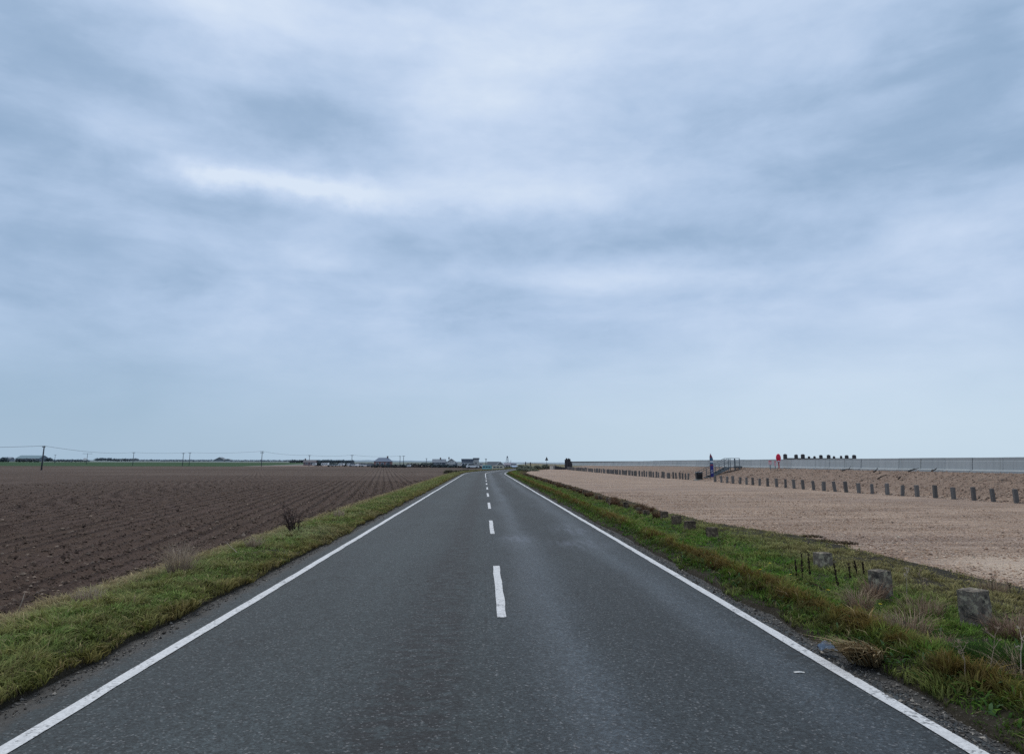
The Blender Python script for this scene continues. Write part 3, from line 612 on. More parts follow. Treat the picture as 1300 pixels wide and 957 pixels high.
for px, py, n, h, r, cols, lab, w in (
    (1150, 800, 330, .27, .2, DRY, 'straw-coloured dry grass tussock between the two nearest concrete posts', .006),
    (1092, 772, 240, .36, .11, DRY, 'pale dry grass tussock close to the left of the second nearest concrete post', .006),
    (1108, 757, 220, .34, .10, PINK, 'reddish dry grass tussock against the foot of the second nearest concrete post', .006),
    (1290, 806, 380, .30, .2, PINK, 'pinkish dry grass tussock right of the nearest concrete post', .006),
    (1310, 860, 260, .27, .2, DRY, 'bleached wind-bent grass tussock at the right edge below the nearest concrete post', .007),
    (1172, 775, 260, .26, .2, DRY, 'thin wispy dry grass behind the second nearest concrete post', .005),
    (1196, 818, 110, .18, .12, PINK, 'small dry grass tussock just left of the nearest concrete post', .005),
    (1262, 745, 180, .22, .16, DRY, 'small faded tussock beyond the nearest concrete post', .006)):
    x, y = at(px, py); tussock('grass_tussock', x, y, n, h, .75, cols, lab, 'grass tussock', TG, w, (.2, 1.7), None, r)
x, y = at(1100, 826, .1); tussock('grass_tussock', x, y, 300, .27, .95, [(.30, .225, .125), (.20, .135, .065), (.40, .32, .19)], 'golden brown grass clump hanging over the asphalt edge beside the blue litter', 'grass tussock', TG, .014, (.7, 1.7), math.pi*1.1, .15)
x, y = at(1262, 850, .05); tussock('grass_tussock', x, y, 1300, .24, .8, [(.04, .08, .016), (.06, .12, .02), (.03, .06, .014)], 'dark green dense grass mound in front of the nearest concrete post', 'grass tussock', TG, .006, (.3, 1.3), None, .24)
y_ = 21.; i = 0
while y_ < 90:
    x = 5.3+random.uniform(-.25, .3)+float(xc(y_)); k = 1+y_/60
    tussock('grass_tussock', x, y_, int(170), random.uniform(.16, .30), .8, BRN, 'russet tussock among the low concrete posts farther along the verge', 'grass tussock', TG, .006+.0006*y_, (.2, 1.4), None, .17)
    y_ += random.uniform(.9, 1.6)+.02*(y_-20)
# left field edge: dry tufts
LG = 'dry grass tufts along the field edge'
for px, py, h, n, lab in ((228, 731, .55, 260, 'sparse pale dry grass tuft standing at the field edge'), (112, 764, .24, 200, 'short straw tuft at the near field edge'), (322, 697, .26, 200, 'short straw tuft at the field edge beside the leaning stick'), (430, 658, .3, 150, 'straw tuft at the field edge beyond the dark shrub')):
    x, y = at(px, py, .05); tussock('grass_tuft', x, y, n, h, .6, [(.40, .32, .24), (.30, .235, .175)], lab, 'grass tuft', LG, .007, (.1, 1.5), None, .15)

def twig(mb, p, d, L, r, depth, spread=.5, g=0.):
    n = 4; pts = [Vector(p)]; dd = Vector(d).normalized()
    for k in range(n): dd = (dd+Vector((random.gauss(0, .1), random.gauss(0, .1), random.gauss(g, .06)))).normalized(); pts.append(pts[-1]+dd*L/n)
    mb.tube(pts, [r*(1-.6*k/n) for k in range(n+1)], 5)
    if depth:
        for k in range(random.randint(2, 4)):
            q = pts[random.randint(1, n)]; nd_ = (dd+Vector((random.gauss(0, spread), random.gauss(0, spread), random.gauss(.1, .2)))).normalized()
            twig(mb, q, nd_, L*random.uniform(.45, .7), r*.55, depth-1, spread)
    return pts
# dark bare shrub at the field edge
x, y = at(371, 676, .08); mb = MB()
for k in range(15): twig(mb, (random.gauss(0, .05), random.gauss(0, .06), -.03), (random.gauss(0, .3), random.gauss(0, .3), 1), random.uniform(.3, .5), .011, 2, .4)
o = mb.build('bare_shrub', 'shrub_twig'); o.location = (x, y, float(zt(x, y))); tag(o, 'small dark leafless shrub where the left verge meets the field', 'shrub')
for px, py, dx, dz, L, lab in ((14, 766, .8, 1, .40, 'pale leaning stick at the near field edge on the left'), (306, 706, -1, .75, .36, 'thin pale stick leaning towards the field beside a straw tuft')):
    x, y = at(px, py, .05); mb = MB(); twig(mb, (0, 0, -.03), (dx, 0, dz), L, .008, 0)
    o = mb.build('dry_stick', 'pale_stem', smooth=True); o.location = (x, y, float(zt(x, y))); tag(o, lab, 'stick', 'pale sticks along the field edge')
# dock plants: dark seed spikes
def dock(px, py, spikes, h, lab, branch=False, yd=None):
    x, y = at(px, py, .06); t = thing('dock_plant', lab, 'dock plant', (x, y, float(zt(x, y))), 0, 'dead dock plants by the concrete posts')
    for k in range(spikes):
        bx_, by_ = (k-(spikes-1)/2)*.085+random.gauss(0, .01), random.gauss(0, .03); L = h*random.uniform(.62, 1.08); tilt = random.gauss(0, .1)
        mb = MB(); mb.tube([(bx_, by_, -.03), (bx_+tilt*L*.4, by_, L*.5), (bx_+tilt*L, by_, L)], [.0045, .0035, .0015], 5); st = mb.build('stem', 'dark_stem', t, True)
        mb = MB()
        for q in range(110):
            s = random.uniform(.25, 1.); a = random.uniform(0, 6.28); rr = .0115*(1.15-s*.75)*random.uniform(.3, 1.2)*(.6+.4*abs(math.sin(s*17+k))); c = Vector((bx_+tilt*L*s+math.cos(a)*rr, by_+math.sin(a)*rr, L*s)); e = .0065*random.uniform(.4, 1.5)
            mb.add([c+Vector((random.gauss(0, e), random.gauss(0, e), random.gauss(0, e*1.4))) for _ in range(4)], [(0, 1, 2), (0, 2, 3), (0, 3, 1), (1, 3, 2)])
        mb.build('seed_spike', 'dark_stem', st)
dock(1020, 737, 3, .40, 'three dark upright dock spikes left of the third nearest concrete post')
dock(1067, 750, 1, .42, 'single dark dock spike in front of the third nearest concrete post')
dock(1077, 738, 1, .30, 'short dark dock spike right of the third nearest concrete post')
dock(1092, 730, 2, .26, 'pair of dark bent dock spikes farther right of the third nearest concrete post')
x, y = at(1062, 752, .06); mb = MB(); twig(mb, (0, 0, 0), (-1, .2, .6), .3, .009, 1, .4)
o = mb.build('dry_stick', 'dark_stem', smooth=True); o.location = (x, y, float(zt(x, y))); tag(o, 'dark leaning twig at the foot of the single dock spike', 'stick')
# dry umbellifer stalks
def stalk(px, py, h, lab, m='dry_stem'):
    x, y = at(px, py, .06); mb = MB(); pts = twig(mb, (0, 0, -.03), (random.gauss(0, .1), random.gauss(0, .1), 1), h, .0045, 0)
    for k in range(5):
        q = pts[-1-(k % 2)]; e = twig(mb, q, (random.gauss(0, .6), random.gauss(0, .6), 1), h*.22, .003, 0)[-1]
        for j in range(6): twig(mb, e, (random.gauss(0, .8), random.gauss(0, .8), .8), .03, .0022, 0)
    o = mb.build('dead_stalk', m); o.location = (x, y, float(zt(x, y))); tag(o, lab, 'dead stalk', 'dead weed stalks on the right verge')
for a in ((1152, 760, .34, 'pale branching weed stalk just right of the second nearest concrete post', 'pale_stem'), (1170, 765, .30, 'greyish weed stalk behind the tussock between the two nearest posts'), (1255, 868, .34, 'thin bent weed stalk below the nearest concrete post'),
          (1225, 872, .28, 'short seed stalk left of the dark grass mound by the nearest post'), (1297, 872, .36, 'whitish weed stalk in the lower right corner of the verge', 'pale_stem'), (1258, 752, .24, 'dark thin weed stalk behind the nearest concrete post', 'dark_stem'),
          (1283, 752, .16, 'stubby dark weed stalk at the shingle edge on the far right', 'dark_stem'), (774, 652, .42, 'tall pale weed stalk among the distant low posts', 'pale_stem'), (1172, 742, .2, 'low grey weed stalk on the thin turf behind the posts')): stalk(*a)
# yellow flowers
def flower(px, py, lab):
    x, y = at(px, py, .14); t = thing('yellow_flower', lab, 'flower', (x, y, float(zt(x, y))), 0, 'yellow flowers on the right verge'); MB().tube([(0, 0, -.02), (.005, 0, .1), (.01, 0, .155)], .003, 5).build('flower_stem', 'flower_stem', t, True)
    mb = MB()
    for k in range(22):
        a = k*2.4; r = .022*math.sqrt((k+1)/22); ca, sa = math.cos(a), math.sin(a); c = Vector((.01, 0, .155)); e = Vector((ca*r, sa*r, .008-r*.15)); s_ = Vector((-sa, ca, 0))*.004
        mb.add([c-s_*.5, c+s_*.5, c+e+s_, c+e-s_], [(0, 1, 2, 3)])
    mb.build('petals', 'flower_yellow', t)
for a in ((1051, 759, 'yellow flower in the green grass in front of the third nearest concrete post'), (1117, 775, 'yellow flower in front of the second nearest concrete post'), (977, 720, 'yellow flower farthest along the green verge strip'), (1003, 737, 'yellow flower left of the three dark dock spikes'), (965, 734, 'yellow flower low in the lush grass, leftmost on the verge')): flower(*a)
# litter
def crumple(name, mat, x, y, z, sx, sy, sz, seed, lab, cat):
    r = np.random.default_rng(seed); X, Y = np.meshgrid(np.linspace(-1, 1, 9), np.linspace(-1, 1, 9)); Zz = sz*np.clip(1-(X**2+Y**2)*.6, 0, 1)*(.4+r.random(X.shape))
    o = grid(name, X*sx*(1-.25*r.random(X.shape)), Y*sy*(1-.25*r.random(X.shape)), Zz, mat, smooth=False); o.location = (x, y, z); tag(o, lab, cat)
p = P(1049, 824, .03); crumple('plastic_wrapper', 'blue_litter', p[0], p[1], .035, .085, .06, .06, 3, 'crumpled blue-grey plastic wrapper at the edge of the right verge', 'litter')
p = P(1014, 851); crumple('paper_scrap', 'paper', p[0], p[1], -.012, .05, .017, .008, 5, 'small white paper scrap lying on the right lane', 'litter')

# ------------------------------------------------------------------ shore things
pxs = [1290, 1260.7, 1235.9, 1210, 1187, 1164, 1145, 1126, 1107, 1090, 1074, 1060, 1045.5, 1033, 1019.6, 1008, 997, 986, 974.5, 964, 955.7, 947.4, 939, 930.3, 922.7, 915.8, 907.7]
def on_line(px):
    lo, hi = 25., 170.
    for _ in range(50):
        m_ = (lo+hi)/2; d = np.array([xp(m_), m_, .3])-EYE; qx = CX+F*(d@rt)/(d@fw)
        if qx > px: lo = m_
        else: hi = m_
    return float(xp(lo)), lo
prot = []
for k in range(4): 
    prot.append(rough_block('timber_post', .165, .14, .72, 50+k, 'weathered_timber', .003, 3))
def fpost(x, y, h, lab):
    o = prot[random.randint(0, 3)].copy(); COL.objects.link(o); o.location = (x, y, -.12); s = random.uniform(.9, 1.12)
    o.scale = (s, s, (h+.12)/.72); o.rotation_euler = (random.gauss(0, .03), random.gauss(0, .035), random.uniform(-.3, .3)); return tag(o, lab, 'timber post', 'timber posts in a row below the sea wall')
for k, px in enumerate(pxs):
    x, y = on_line(px); fpost(x, y, random.uniform(.54, .64), 'grey timber post in the row below the sea wall, %s from the right end' % ORD[k+1] if k else 'grey timber post at the right end of the row below the sea wall')
y_ = 69.6
while y_ < 160:
    fpost(float(xp(y_))+random.gauss(0, .05), y_, random.uniform(.6, .74), 'weathered timber post in the close-set row left of the beach steps'); y_ += .95+random.gauss(0, .05)

# sea wall
wall = thing('sea_wall', 'long low grey concrete sea wall of butted panels above the shingle bank', 'sea wall', (27.0, 0, 0))
prof = [(-.16, -.25), (-.16, .09), (-.03, .13), (0, .15), (.05, .60), (.065, .63), (.065, .80), (.28, .80), (.30, -.25)]
mb = MB(); mb.extrude([(x, 0, z) for x, z in prof], (0, .02, 0), (0, 2.25, 0)); pan = mb.build('wall_panel', 'wall_concrete', wall)
y_ = 35.12-2.27*5; first = True
while y_ < 215:
    o = pan if first else pan.copy()
    if not first: COL.objects.link(o); o.parent = wall
    first = False; b = float(bankh(y_)); o.location = (random.gauss(0, .006), y_, b+.02+random.gauss(0, .004)); y_ += 2.27
mb = MB(); mb.box((.18, 100, .98), (.12, 230, 1.9)); mb.build('wall_core', 'dark_timber', wall)

# beach steps
Ys = 68.; fx, tx, dx_ = 21.3, 24.05, 25.0; zd = 1.28
st = thing('beach_steps', 'grey steps with railings and a landing climbing from the shingle to the sea wall', 'steps', (0, Ys, 0))
Wd = .55
for s in (-1, 1):
    MB().extrude([(fx, 0, -.05), (fx+.25, 0, -.05), (tx+.1, 0, zd-.18), (tx+.1, 0, zd), (tx-.05, 0, zd)], (0, s*Wd-.03, 0), (0, s*Wd+.03, 0)).build('stringer', 'galvanised_steel', st)
for k in range(7):
    t_ = (k+.6)/7; MB().box((fx+(tx-fx)*t_, 0, zd*t_+.0), (.26, 1.04, .045)).build('tread', 'galvanised_steel', st)
MB().box(((tx+dx_)/2+.2, 0, zd), (dx_-tx+.4, 1.2, .07)).build('landing', 'galvanised_steel', st)
for s in (-1, 1):
    mb = MB(); hr = .86
    mb.tube([(fx-.1, s*Wd, .75), (tx, s*Wd, zd+hr), (dx_+.2, s*Wd, zd+hr)], .028, 6); mb.build('handrail', 'galvanised_steel', st, True)
    mb = MB(); mb.tube([(fx, s*Wd, .38), (tx, s*Wd, zd+.45), (dx_+.2, s*Wd, zd+.45)], .022, 6); mb.build('mid_rail', 'galvanised_steel', st, True)
    for xx, z0, z1 in ((fx, -.1, .80), (fx+.9, .3, 1.13), (fx+1.8, .6, 1.6), (tx, .4, zd+hr), (tx+.6, .5, zd+hr), (dx_+.15, .7, zd+hr)):
        MB().box((xx, s*Wd+.045*s, (z0+z1)/2), (.06, .04, z1-z0)).build('rail_post', 'galvanised_steel', st)
p = P(885.5, 609.3); b = thing('litter_bin', 'black box-shaped bin on a pale slab at the foot of the beach steps', 'bin', (p[0]-.15, p[1]-1.0, 0))
MB().box((0, 0, .42), (.56, .5, .62), taper=1.06).build('bin_body', 'black_plastic', b, bevel=.03); MB().box((0, 0, .77), (.64, .56, .07)).build('bin_rim', 'galvanised_steel', b, bevel=.01)
MB().box((0, -.262, .64), (.36, .01, .1)).build('bin_opening', 'dark_timber', b); MB().box((.25, 0, .03), (1.3, .9, .16)).build('base_slab', 'pale_slab', b, bevel=.01)
# feather flag
p = PY(904, 607, 65.5); z0 = p[2]; fl = thing('feather_flag', 'tall narrow feather flag, navy below and red at the top, by the beach steps', 'flag', (p[0], 65.5, 0), math.radians(-12))
MB().tube([(-.13, 0, float(zt(p[0], 65.5))-.1), (-.14, 0, 1.6), (-.13, 0, 2.3), (-.06, 0, 2.52), (.03, 0, 2.58)], [.018, .016, .013, .01, .007], 6).build('flag_pole', 'dark_timber', fl, True)
mb = MB(); zs = np.linspace(z0+.12, 2.56, 30); vs = []
for z in zs:
    q = (2.56-z)/.5; r = .17 if q > 1 else -.12+.29*math.sqrt(max(0, q))
    vs += [(-.125 if q > .35 else -.125+.09*(1-q/.35), .02*math.sin(z*3), z), (r, .03*math.sin(z*4+1), z)]
for k in range(29):
    z = (zs[k]-zs[0])/(zs[-1]-zs[0]); mi = 0 if z < .47 else 1 if z < .55 else 3 if z < .6 else 2 if z < .66 else 3 if z < .8 else 1
    mb.add([vs[2*k], vs[2*k+1], vs[2*k+3], vs[2*k+2]], [(0, 1, 2, 3)], mi)
ban = mb.build('banner', ['flag_navy', 'flag_red', 'flag_white', 'flag_teal'], fl)
mb = MB(); zz = z0+.62; mb.tube([(.1, -.055, zz+.12), (-.04, -.055, zz+.13), (-.07, -.055, zz+.02), (.08, -.055, zz-.03), (.09, -.055, zz-.13), (-.07, -.055, zz-.14)], .022, 5); mb.build('white_letter', 'flag_white', ban)
# lifebuoy housing
p = PY(989, 593.4, 61.); lb = thing('lifebuoy_housing', 'bright red oval lifebuoy housing on a post in front of the sea wall', 'lifebuoy', (p[0], 61., float(zt(p[0], 61.))), math.radians(-23))
zc = PY(989, 581.6, 61.)[2]-float(zt(p[0], 61.)); mb = MB(); n = 20; R_ = []
for q, (s, yy2) in enumerate(((.86, -.13), (1, -.09), (1, .06), (.9, .1))):
    R_ += [(.215*s*math.cos(a)*(1 if math.sin(a) > -.3 else .86), yy2, zc+.40*s*math.sin(a)) for a in np.linspace(0, 2*math.pi, n, endpoint=False)]
fs = [tuple(range(n)), tuple(range(4*n-1, 3*n-1, -1))]+[(q*n+k, (q+1)*n+k, (q+1)*n+(k+1) % n, q*n+(k+1) % n) for q in range(3) for k in range(n)]
cab = mb.add(R_, fs).build('housing_shell', 'red_plastic', lb, True); MB().box((0, -.14, zc-.26), (.2, .02, .1)).build('label_plate', 'flag_white', cab)
MB().box((0, .02, zc-.62), (.1, .09, .55)).build('housing_post', 'sign_red', lb); MB().box((0, .15, zc/2), (.09, .08, zc+.2)).build('back_post', 'dark_timber', lb)
def notice(px, yt, yb, Y, w, m, lab):
    p = PY(px, yb, Y); zg = float(zt(p[0], Y)); t = thing('notice_board', lab, 'notice board', (p[0], Y, zg), math.radians(-22)); za, zb = PY(px, yt, Y)[2]-zg, p[2]-zg
    MB().box((0, 0, (za+zb)/2), (w, .03, za-zb)).build('sign_face', m, t); MB().box((0, -.018, za-.05), (w*.8, .006, .06)).build('sign_band', 'sign_red', t); MB().box((0, .045, za/2-.05), (.06, .05, za+.1)).build('sign_post', 'galvanised_steel', t)
notice(977.7, 584.5, 589.5, 60.5, .27, 'sign_pink', 'small pinkish notice board on a thin post, left of the red lifebuoy housing')
notice(984.2, 585., 591.5, 60.8, .17, 'sign_pink', 'narrow reddish notice board right beside the red lifebuoy housing')
# groyne beyond the wall
Yg = 76.; g = thing('timber_groyne', 'dark timber groyne posts and rail showing above the sea wall', 'groyne', (0, Yg, 0))
for px, yt, w in ((996.5, 576.2, .34), (1010.2, 576.8, .30), (1018.7, 576.4, .33), (1026.5, 579., .14), (1034.3, 578.8, .16), (1042.2, 577.4, .30), (1051.6, 577.2, .31), (1059, 578.8, .15), (1067, 578.4, .16), (1075, 577.7, .30), (1084.5, 577.3, .33)):
    p = PY(px, yt, Yg); o = rough_block('groyne_post', w, .3, p[2]+1.2, int(px), 'dark_timber', .01, 3); link(o, g); o.location = (p[0], random.uniform(-.1, .1), -1.2)
a, b = PY(999, 582.3, Yg), PY(1085, 581.3, Yg); MB().box(((a[0]+b[0])/2, .22, (a[2]+b[2])/2-.05), (b[0]-a[0], .12, .17)).build('groyne_rail', 'dark_timber', g)
MB().box(((a[0]+b[0])/2, .22, .3), (b[0]-a[0], .1, 2.6)).build('groyne_planking', 'dark_timber', g)
# debris on the bank
p = hit(938.5, 591.5); o = MB().box((0, 0, .12), (.42, .9, .2), rz=.2).build('timber_baulk', 'driftwood', bevel=.03); o.location = (25.3, 68.3, 1.16); tag(o, 'short dark timber baulk on the crest beside the steps landing', 'timber')
for px, py, L, lab in ((1073.5, 598.8, .55, 'dark driftwood piece high on the bank near the groyne end'), (1113, 600.8, .4, 'small dark driftwood piece high on the shingle bank, second from the groyne'), (1119, 609.6, .45, 'dark driftwood piece halfway down the shingle bank'), (1158, 599.6, .45, 'dark driftwood piece close under the sea wall'), (1187, 599, .4, 'dark driftwood piece under the sea wall, nearest to the right edge'), (1143, 609.5, .25, 'stubby dark driftwood piece low on the bank behind the posts')):
    p = hit(px, py); mb = MB(); pts = twig(mb, (-L/2, 0, 0), (1, .25, .25), L, .05, 1, .5); o = mb.build('driftwood_log', 'driftwood', smooth=True); o.location = (p[0], p[1], float(zt(p[0], p[1]))+.06); tag(o, lab, 'driftwood', 'driftwood on the shingle bank')
# tufts of dead seaweed and weed at shingle edge
for px, py, lab in ((1046, 687, 'small dark weed patch on the shingle edge, middle of three'), (1073, 689.5, 'small dark weed patch on the shingle edge, nearest of three'), (1031, 681, 'small dark weed patch on the shingle edge, farthest of three')):
    x, y = at(px, py, 0); tussock('weed_patch', x, y, 160, .07, 1.2, [(.06, .045, .03), (.09, .07, .04)], lab, 'weeds', 'weed patches on the shingle', .02, (.6, 1.8), None, .22)

# ------------------------------------------------------------------ far things
def bush(name, x, y, z, w, d, h, cols, n, size, lab, cat, group=None):
    r = RNG; n = max(n, int(3.2*w*h/size**2)); X = r.uniform(-w/2, w/2, n); sd_ = r.uniform(0, 99); zz = r.beta(1.1, 1., n)
    top = h*(.62+.5*fbm(X/max(h, .5)*.9+sd_, X*0, 7, 4))*np.clip((w/2-np.abs(X))/(h*.5), .35, 1)**.5; a = r.uniform(0, 6.28, n); e = r.random(n)**.5
    Yy = d/2*np.sin(a)*e*np.sqrt(1-zz**2*.8); Zz = top*zz
    c = np.array(cols)[r.choice(len(cols), n)]*(.45+.75*zz[:, None])*r.uniform(.7, 1.3, (n, 1))
    v = r.normal(0, 1, (n, 3, 3)); v /= np.linalg.norm(v, axis=2, keepdims=True); Vv = np.stack([X, Yy, Zz], -1)[:, None]+v*size*r.uniform(.6, 1.3, (n, 1, 1))
    o = np_mesh(name, Vv.reshape(-1, 3), [np.arange(3*n).reshape(-1, 3)], 'leaf_clumps', cols=np.repeat(c, 3, 0), smooth=False); o.location = (x, y, z); return tag(o, lab, cat, group)
def bush_px(x0, x1, yt, yb, Y, cols, lab, cat='hedge', name='hedge', group=None, size=.3, n=None, zb=None):
    a, b = PY(x0, yb, Y), PY(x1, yb, Y); t = PY((x0+x1)/2, yt, Y); w = b[0]-a[0]; h = t[2]-a[2]
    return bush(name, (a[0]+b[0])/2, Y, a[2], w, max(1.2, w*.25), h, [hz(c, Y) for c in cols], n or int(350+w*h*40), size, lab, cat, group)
DKG = [(.022, .036, .030), (.036, .050, .036), (.016, .026, .026)]; BRG = [(.055, .044, .034), (.036, .042, .034), (.075, .060, .042)]; SCR = [(.19, .21, .12), (.25, .25, .16), (.28, .27, .19), (.15, .17, .11)]  # DKG is lightened towards blue as painted distance haze
HG = 'dark hedges in front of the distant houses'
for x0, x1, yt, yb, Y, lab in ((446, 476, 588.2, 591.2, 284, 'dark low hedge left of the brick bungalow, behind the row of parked cars'), (471, 500, 589.4, 593.2, 245, 'dark hedge across the front of the blue-roofed brick bungalow'), (497, 516, 588.6, 593.4, 245, 'dark hedge just right of the brick bungalow'), (514, 534, 587.6, 593.6, 250, 'brownish dark hedge in the middle between the bungalow and the grey-roofed house'),
                               (532, 552, 587.4, 593.6, 250, 'tall dark hedge left of the grey-roofed house'), (548, 572, 589., 594, 243, 'dark hedge below the grey-roofed house'), (568, 592, 590., 594.2, 240, 'dark hedge in front of the white-gabled house'), (588, 612, 590.2, 595, 225, 'dark hedge beneath the flat-roofed house, ending by the turquoise cabin')):
    bush_px(x0, x1, yt, yb, Y, DKG if 'brown' not in lab else BRG, lab, group=HG)
TGR = 'bushes around the caravans'
for x0, x1, yt, yb, Y, lab in ((400, 409, 586., 591, 285, 'dark bush between the white van and the first caravan'), (404, 418, 585.3, 588.2, 330, 'rounded dark tree behind the first caravan'), (416, 432, 586.6, 591.4, 285, 'dark bush between the two white caravans'), (434, 450, 587., 591.4, 285, 'dark bush right of the second caravan')):
    bush_px(x0, x1, yt, yb, Y, DKG, lab, 'bush', 'bush', TGR)
FT = 'hazy tree belts on the horizon'
for x0, x1, yt, yb, Y, lab in ((368, 386, 584., 586.6, 700, 'hazy tree belt left of the red-brown house'), (402, 424, 584., 586.8, 700, 'hazy tree belt above the first caravan'), (421, 436, 584.2, 586.8, 700, 'hazy tree belt above the second caravan'), (433, 449, 584.2, 587, 700, 'hazy tree belt beside the middle telegraph pole'),
                               (0, 11, 580.2, 585.6, 690, 'dark tree clump at the left edge of the horizon'), (120, 142, 581.2, 584.4, 900, 'hazy tree belt right of the white silo'), (57, 66, 581.4, 584.6, 690, 'dark tree clump right of the nearest telegraph pole'), (142, 175, 582., 584.8, 900, 'long hazy tree belt left of the brown gabled barns'), (20, 50, 582.4, 585.6, 680, 'dark brown hedge under the teal-roofed barn'), (66, 112, 583.4, 585.4, 800, 'thin dark hedge line left of the white silo'), (176, 270, 583.4, 585., 1100, 'long thin hazy hedge line left of the brown barns'), (292, 372, 583.8, 585.4, 1200, 'long faint hedge line right of the brown barns')):
    bush_px(x0, x1, yt, yb, Y, BRG if 'brown' in lab else [(.05, .068, .07), (.065, .082, .08)], lab, 'trees', 'tree_belt', FT, 1.1, int(260+14*(x1-x0)))
SG = 'pale green scrub bushes past the shingle'
for x0, x1, yt, yb, Y, lab in ((655, 668, 589.2, 597, 165, 'pale scrub bush nearest the road bend, right of the pale car'), (664, 678, 588.8, 597, 160, 'grey-green scrub bush second from the road bend'), (675, 688, 588.6, 596.6, 165, 'dense green scrub bush left of the triangular road sign'), (685, 699, 588.6, 596.4, 170, 'green scrub bush below the triangular road sign')):
    bush_px(x0, x1, yt, yb, Y, SCR, lab, 'bush', 'scrub_bush', SG, .16, 1400)
for x0, x1, yt, yb, Y, lab in ((640, 652, 591.6, 595.4, 205, 'green bush under the lattice mast'), (655, 672, 593, 599.5, 128, 'olive bank bush hiding the road beyond the bend'), (668, 684, 594, 599.5, 135, 'low olive bush on the inside of the bend'), (563, 585, 596.4, 600.6, 118, 'tawny weed bush on the left bank of the bend'), (582, 606, 595.8, 598.8, 138, 'tawny weed bush at the left of the bend near the turquoise cabin')):
    bush_px(x0, x1, yt, yb, Y, SCR if 'tawny' not in lab else [(.14, .11, .055), (.10, .09, .045), (.17, .14, .08)], lab, 'bush', 'bush', None, .12, 1400)

PM = {}
def pm(col, Y, rough=.8):
    k = (col, int(Y)); 
    if k not in PM: plain('paint_%d' % len(PM), hz(col, Y), rough, .12, .8); PM[k] = 'paint_%d' % (len(PM))
    return PM[k]
PMn = 0
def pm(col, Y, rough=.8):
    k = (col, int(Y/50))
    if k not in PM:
        nme = 'finish_%d' % len(PM); plain(nme, hz(col, Y), rough, .12, .8); PM[k] = nme  # finish colour with the distance haze mixed in
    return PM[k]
GLASS = (.02, .03, .04)
def house(name, x0, x1, yr, ye, yb, Y, wallc, roofc, lab, cat='house', style='gable', win=3, chim=None, depth=None, white=None, endc=None, door=True):
    a, b = PY(x0, yb, Y), PY(x1, yb, Y); zb = a[2]; w = b[0]-a[0]; ze = PY((x0+x1)/2, ye, Y)[2]-zb; zr = PY((x0+x1)/2, yr, Y)[2]-zb; d = depth or max(3., w*.7)
    t = thing(name, lab, cat, ((a[0]+b[0])/2, Y, zb))
    mb = MB(); mb.box((0, d/2, ze/2), (w, d, ze)); 
    if style == 'side':                               # gable end faces the viewer
        mb.add([(-w/2, 0, ze), (w/2, 0, ze), (0, 0, zr-.1), (-w/2, d, ze), (w/2, d, ze), (0, d, zr-.1)], [(0, 1, 2), (5, 4, 3)])
    elif style == 'gable':
        mb.add([(-w/2, 0, ze), (-w/2, d, ze), (-w/2, d/2, zr-.1), (w/2, 0, ze), (w/2, d, ze), (w/2, d/2, zr-.1)], [(2, 1, 0), (3, 4, 5)])
    mb.build('wall', pm(wallc, Y), t)
    e = .25; mb = MB()
    if style == 'flat': mb.box((0, d/2, (ze+zr)/2+.01), (w+.3, d+.3, zr-ze))
    elif style == 'hip':
        v = [(-w/2-e, -e, ze), (w/2+e, -e, ze), (w/2+e, d+e, ze), (-w/2-e, d+e, ze), (-w*.28, d/2, zr), (w*.28, d/2, zr)]; mb.add(v, [(0, 1, 5, 4), (1, 2, 5), (2, 3, 4, 5), (3, 0, 4), (3, 2, 1, 0)])
    elif style == 'gable':
        mb.add([(-w/2-e, -e, ze-.08), (w/2+e, -e, ze-.08), (w/2+e, d/2, zr), (-w/2-e, d/2, zr), (-w/2-e, d+e, ze-.08), (w/2+e, d+e, ze-.08)], [(0, 1, 2, 3), (3, 2, 5, 4)])
    else:
        mb.add([(-w/2-e, -e, ze-.08), (0, -e, zr), (w/2+e, -e, ze-.08), (-w/2-e, d+e, ze-.08), (0, d+e, zr), (w/2+e, d+e, ze-.08)], [(1, 0, 3, 4), (2, 1, 4, 5)])
    rf = mb.build('roof', pm(roofc, Y), t)
    if style == 'side':
        for s in (-1, 1):
            mb = MB(); mb.extrude([(s*(w/2+e), -e-.02, ze-.2), (s*(w/2+e), -e-.02, ze), (0, -e-.02, zr+.06), (0, -e-.02, zr-.2)], (0, 0, 0), (0, -.05, 0)); mb.build('barge_board', pm((.7, .72, .72), Y), rf)
    if chim:
        for cxx in chim: MB().box((cxx*w, d/2, zr+.15), (.5, .5, .9)).build('chimney', pm((.13, .07, .055), Y), rf)
    for k in range(win):
        xx = -w/2+w*(k+.7)/(win+.4); wh = min(1., ze*.5)
        f_ = MB().box((xx, -.03, ze*.58), (min(1.1, w*.2), .06, wh)).build('window', pm((.65, .67, .68), Y), t); MB().box((xx, -.065, ze*.58), (min(1.1, w*.2)*.8, .02, wh*.78)).build('pane', pm(GLASS, Y, .2), f_)
    if door and w > 3: MB().box((w*.42-.3, -.03, min(1., ze*.45)), (.8, .07, min(2., ze*.9))).build('door', pm((.06, .07, .1), Y), t)
    if white: MB().box((white[0]*w, -.04, ze*white[2]), (white[1]*w, .05, ze*white[3])).build('white_panel', pm((.7, .72, .72), Y), t)
    if endc: MB().box((w/2+.02, d/2, ze*.5), (.06, d, ze)).build('end_wall', pm(endc, Y), t)
    return t
BRK = (.24, .09, .06)
house('house', 385, 400, 583.6, 586.4, 590.6, 300, (.13, .065, .06), (.07, .05, .05), 'red-brown house with a tall chimney at the left end of the village', chim=(-.44,), win=2)
